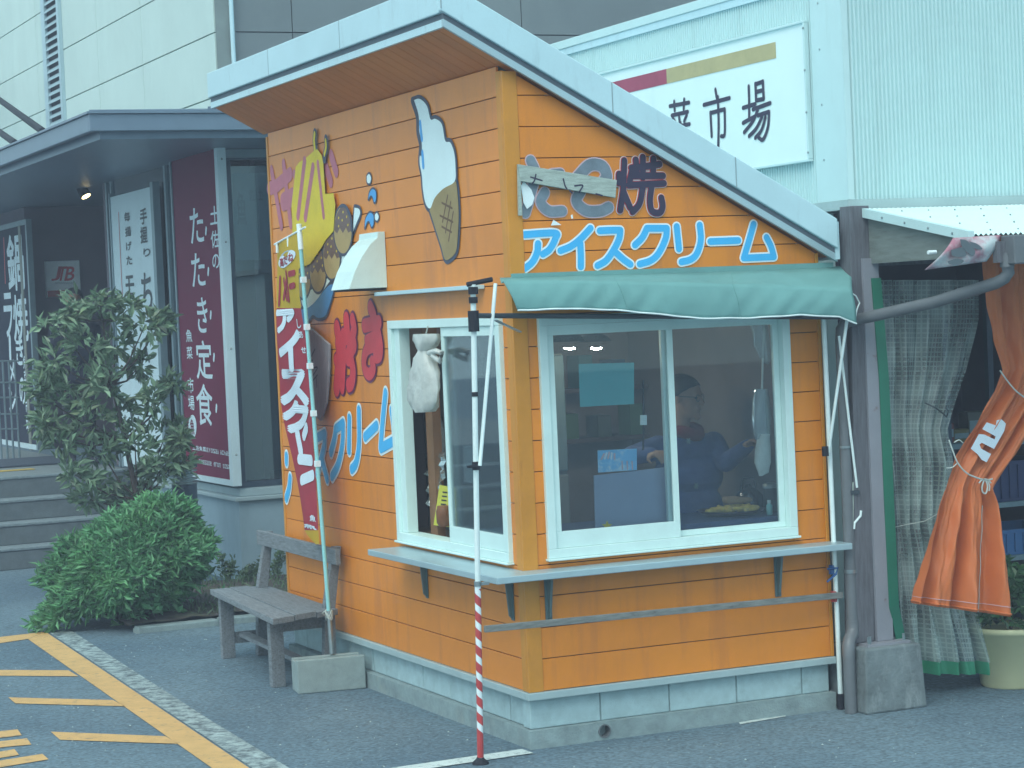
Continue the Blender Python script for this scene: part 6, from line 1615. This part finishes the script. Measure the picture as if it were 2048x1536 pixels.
bag([(778,1512,1534),(800,1508,1538),(840,1504,1540),(868,1506,1540),(880,1512,1538)], 1, 0.09, 0.03, M['bag_clear'], folds=4).build("upper_bag", M['bag_clear'], h2, smooth=True)
bag([(868,1518,1540),(900,1510,1540),(925,1508,1540),(945,1516,1536),(952,1518,1524)], 1, 0.075, 0.02, M['bag'], folds=3).build("lower_bag", M['bag'], h2, smooth=True)
MB().tube([P(1530,642,1,0.09), P(1526,700,1,0.09), P(1524,780,1,0.09)], 0.006, 5).build("cord", M['bag'], h2)
h3 = thing("hanging_bag", P(1522,725,1,0.16), "crumpled clear bag hung highest at the front window's right", "bag")
bag([(640,1498,1532),(665,1506,1536),(690,1508,1538),(715,1520,1540),(728,1530,1538)], 1, 0.10, 0.03, M['bag_clear'], folds=5).build("bag_body", M['bag_clear'], h3, smooth=True)
MB().tube([P(1515,640,1,0.10), P(1516,625,1,0.10)], 0.004, 5).build("string", M['rope'], h3)
h4 = thing("hanging_bag", P(880,930,0,0.25), "grey milky plastic bag hanging deep in the side window", "bag")
bag([(830,862,872),(860,860,882),(900,860,890),(930,872,892)], 0, 0.22, 0.05, M['bag_clear'], folds=4).build("bag_body", M['bag_clear'], h4, smooth=True)
MB().tube([P(867,830,0,0.22), P(868,800,0,0.22)], 0.004, 5).build("string", M['rope'], h4)
# side window sill goods
M['foil'] = mat("crumpled_foil", (0.62,0.70,0.70), 0.2, metal=0.9, bump=1.0, bscale=30)
mb = MB(); R_ = []
for a in np.linspace(0, 1, 14): R_.append([np.array(P(855+t*(36-6*a)+a*4, 905+a*110, 0, 0.13))+np.array([rng.normal(0,0.012),0,0]) for t in np.linspace(0,1,7)])
tag(mb.grid(R_).build("foil_sheet", M['foil'], None, solid=0.002), "crumpled silver foil standing in the side window", "foil")
M['note_yellow'] = mat("yellow_note", (0.58,0.56,0.06), 0.6, var=0.04)
nt_ = thing("price_note", P(890,1055,0,0.09), "yellow handwritten price note on the side window sill", "note")
mb = MB(); shape(mb, [(880,970),(915,976),(914,1056),(868,1050)], 0, 0.09, 0, thick=0.003); mb.build("note", M['note_yellow'], nt_)
for k in range(6):
    mb = MB(); y_ = 984+k*8; strokes(mb, [[(887-k*1.2,y_),(896-k,y_+1)]], 0, 0.09, 0.004, 0.005, seg=6); mb.build("writing", M['ink'], nt_)
    mb = MB(); strokes(mb, [[(902-k*0.5,y_+2),(909-k*0.3,y_+3)]], 0, 0.09, 0.004, 0.005, seg=6); mb.build("writing", M['ink'], nt_)
cu_ = P(890,1052,0,0.06)
cup = thing("wooden_cup", cu_, "small brown wooden cup on the side window sill", "cup")
MB().lathe([(0.034,0),(0.045,0.02),(0.047,0.085),(0.040,0.10)], cu_+np.array([0,0,0.0]), 16).build("cup_body", mat("brown_cup", (0.16,0.06,0.02), 0.5, var=0.3, scale=20), cup, smooth=True)
MB().lathe([(0.041,0),(0.038,0.012)], cu_+np.array([0,0,0.1005]), 16).build("lid", mat("cup_lid", (0.22,0.09,0.03), 0.5), cup, smooth=True)
M['paper_pale'] = mat("pale_paper", (0.52,0.64,0.66), 0.6, var=0.08, scale=20)
flat("paper_slip", [(925,893),(948,890),(951,968),(928,964)], 0.010, M['paper_pale'], "pale paper slip taped on the side window pane", "paper", 0.001, axis=0)
flat("menu_sheet", [(917,978),(1000,985),(1000,1058),(916,1054)], 0.20, mat("cream_menu", (0.50,0.56,0.34), 0.6), "cream menu sheet standing behind the side window pane", "menu", 0.004, axis=0)
MB_ = MB().box(0.10, 0.15, 1.40, 1.50, FLO, 2.3); tag(MB_.build("wooden_post", mat("brown_post", (0.22,0.11,0.05), 0.7, var=0.2, scale=6)), "brown wooden post inside the open side window", "post")
sb = thing("side_counter", (0.2,0.9,FLO), "wooden side counter inside the kiosk under the side window", "counter")
MB().box(0.075, 0.40, 0.62, 2.04, 0.935, 0.958).build("counter_top", mat("wood_counter", (0.25,0.20,0.14), 0.6), sb)
for y_ in (0.66, 1.95): MB().box(0.34, 0.38, y_, y_+0.04, FLO, 0.934).build("leg", M['wood_plank'], sb)
for k, (y_, z, c, lab) in enumerate(((1.0,0.959,(0.28,0.10,0.05),"orange snack box on the side counter"),(0.82,0.959,(0.10,0.10,0.09),"dark tin on the side counter"),(0.68,0.959,(0.22,0.18,0.10),"tan packet on the side counter end"))):
    th = thing("goods_packet", (0.25,y_,z), lab, "packet", "packets on the side counter"); mm = mat("goods", c, 0.6, var=0.4, scale=18)
    MB().box(0.20, 0.32, y_-0.06, y_+0.07, z+0.001, z+0.16+0.03*k).build("carton", mm, th, bevel=0.008); MB().box(0.196, 0.1995, y_-0.04, y_+0.05, z+0.04, z+0.11).build("label_patch", M['paper_pale'], th)
# shelf and fridge seen at the back of the kiosk
fr_ = thing("fridge", (0.55,1.6,FLO), "tall pale fridge against the inner partition", "fridge")
MB().box(0.30, 0.95, 1.45, 2.04, FLO+0.03, 1.95).build("cabinet", mat("fridge_grey", (0.20,0.22,0.22), 0.5), fr_, bevel=0.01)
MB().box(0.305, 0.945, 1.425, 1.4495, FLO+0.05, 1.25).build("door", mat("fridge_door", (0.24,0.26,0.26), 0.4), fr_, bevel=0.01); MB().box(0.305, 0.945, 1.4255, 1.4495, 1.27, 1.94).build("door", M['pale_board'], fr_, bevel=0.01)
MB().box(0.34, 0.36, 1.40, 1.4245, 0.9, 1.2).build("handle", M['galv'], fr_)
ws = thing("wall_shelf", (1.4,1.95,1.5), "dark wall shelf with boxes at the back of the kiosk", "shelf")
for z in (1.40, 1.70): MB().box(1.0, 1.68, 1.80, 2.04, z, z+0.025).build("shelf_board", mat("shelf_brown", (0.10,0.06,0.05), 0.7), ws)
for k in range(6):
    x = 1.02+k*0.11; MB().box(x, x+0.09, 1.84, 2.0, 1.4255 if k % 2 else 1.7255, (1.4255 if k % 2 else 1.7255)+rng.uniform(0.1,0.2)).build("storage_box", mat("box_%d" % k, tuple(rng.uniform(0.05,0.25,3)), 0.6), ws)
for (lx_, ly_, lab) in ((1136,694,"lit ring lamp hanging nearest the front window's left jamb"),(1190,694,"second lit ring lamp inside the kiosk, deeper from the left jamb")):
    yd = 0.75 if lx_ < 1150 else 1.0
    lm = P(lx_,ly_,1,yd); rl_ = thing("ring_lamp", (lm[0],yd,2.25), lab, "lamp", "ring lamps inside the kiosk")
    ring_ = [np.array([lm[0]+0.036*math.cos(t), yd+0.036*math.sin(t), lm[2]+0.01*math.sin(t)]) for t in np.linspace(-2.6, -0.9, 12)]
    MB().tube(ring_, 0.0045, 8).build("lamp_ring", emit_mat("lit_tube", (1.0,0.90,0.62), 480.0), rl_, smooth=True)
    MB().lathe([(0.095,0.0),(0.07,0.03),(0.02,0.05)], (lm[0],yd,lm[2]+0.03), 20).build("lamp_shade", M['black'], rl_, smooth=True)
    MB().tube([(lm[0],yd,lm[2]+0.08),(lm[0],yd,zr(lm[0])+0.0)], 0.005, 6).build("cord", M['black'], rl_)
# loose grit on the asphalt
n_ = 1500; gc = np.stack([rng.uniform(-3.2,3.2,n_), rng.uniform(-2.6,6.5,n_), np.zeros(n_)], 1)
keep = ~((gc[:,0] > -0.04) & (gc[:,0] < 1.8) & (gc[:,1] > -0.04) & (gc[:,1] < 3.8)); gc = gc[keep]
vv, ff = [], []
for c in gc:
    r_ = rng.uniform(0.0025, 0.0075); k = len(vv)
    tri = [(c[0]+r_*math.cos(a+rng.normal(0,.3)), c[1]+r_*math.sin(a+rng.normal(0,.3)), 0.001) for a in (0,1.57,3.14,4.71)]
    vv += tri+[(c[0],c[1],0.001+r_*0.8)]; ff += [(k,k+1,k+4),(k+1,k+2,k+4),(k+2,k+3,k+4),(k+3,k,k+4)]
tag(MB().add(vv, ff).build("grit", mat("pale_grit", (0.26,0.32,0.32), 0.9, island=0.5)), "pale grit scattered over the asphalt", "grit", kind="stuff")
for (px, py, r_) in ((1330,1480,0.02),(1350,1440,0.015),(700,1495,0.018),(1185,1385,0.012)): pass
# added volume imitating the milky veil of a vehicle window, not real air
hz_ = MB().box(-14, 16, -12.5, 36, -1.3, 8.6).build("added_veil", None)
hz_.data.materials.clear()
hm = bpy.data.materials.new("added_veil"); hm.use_nodes = True
hm.node_tree.nodes.clear(); ho = hm.node_tree.nodes.new("ShaderNodeOutputMaterial"); hv = hm.node_tree.nodes.new("ShaderNodeVolumePrincipled")
hv.inputs["Color"].default_value = (0.74,0.80,1.0,1); hv.inputs["Density"].default_value = 0.0054; hv.inputs["Anisotropy"].default_value = 0.0
hm.node_tree.links.new(hv.outputs[0], ho.inputs["Volume"]); hz_.data.materials.append(hm)
tag(hz_, kind="stuff")
print("done", len(bpy.data.objects))
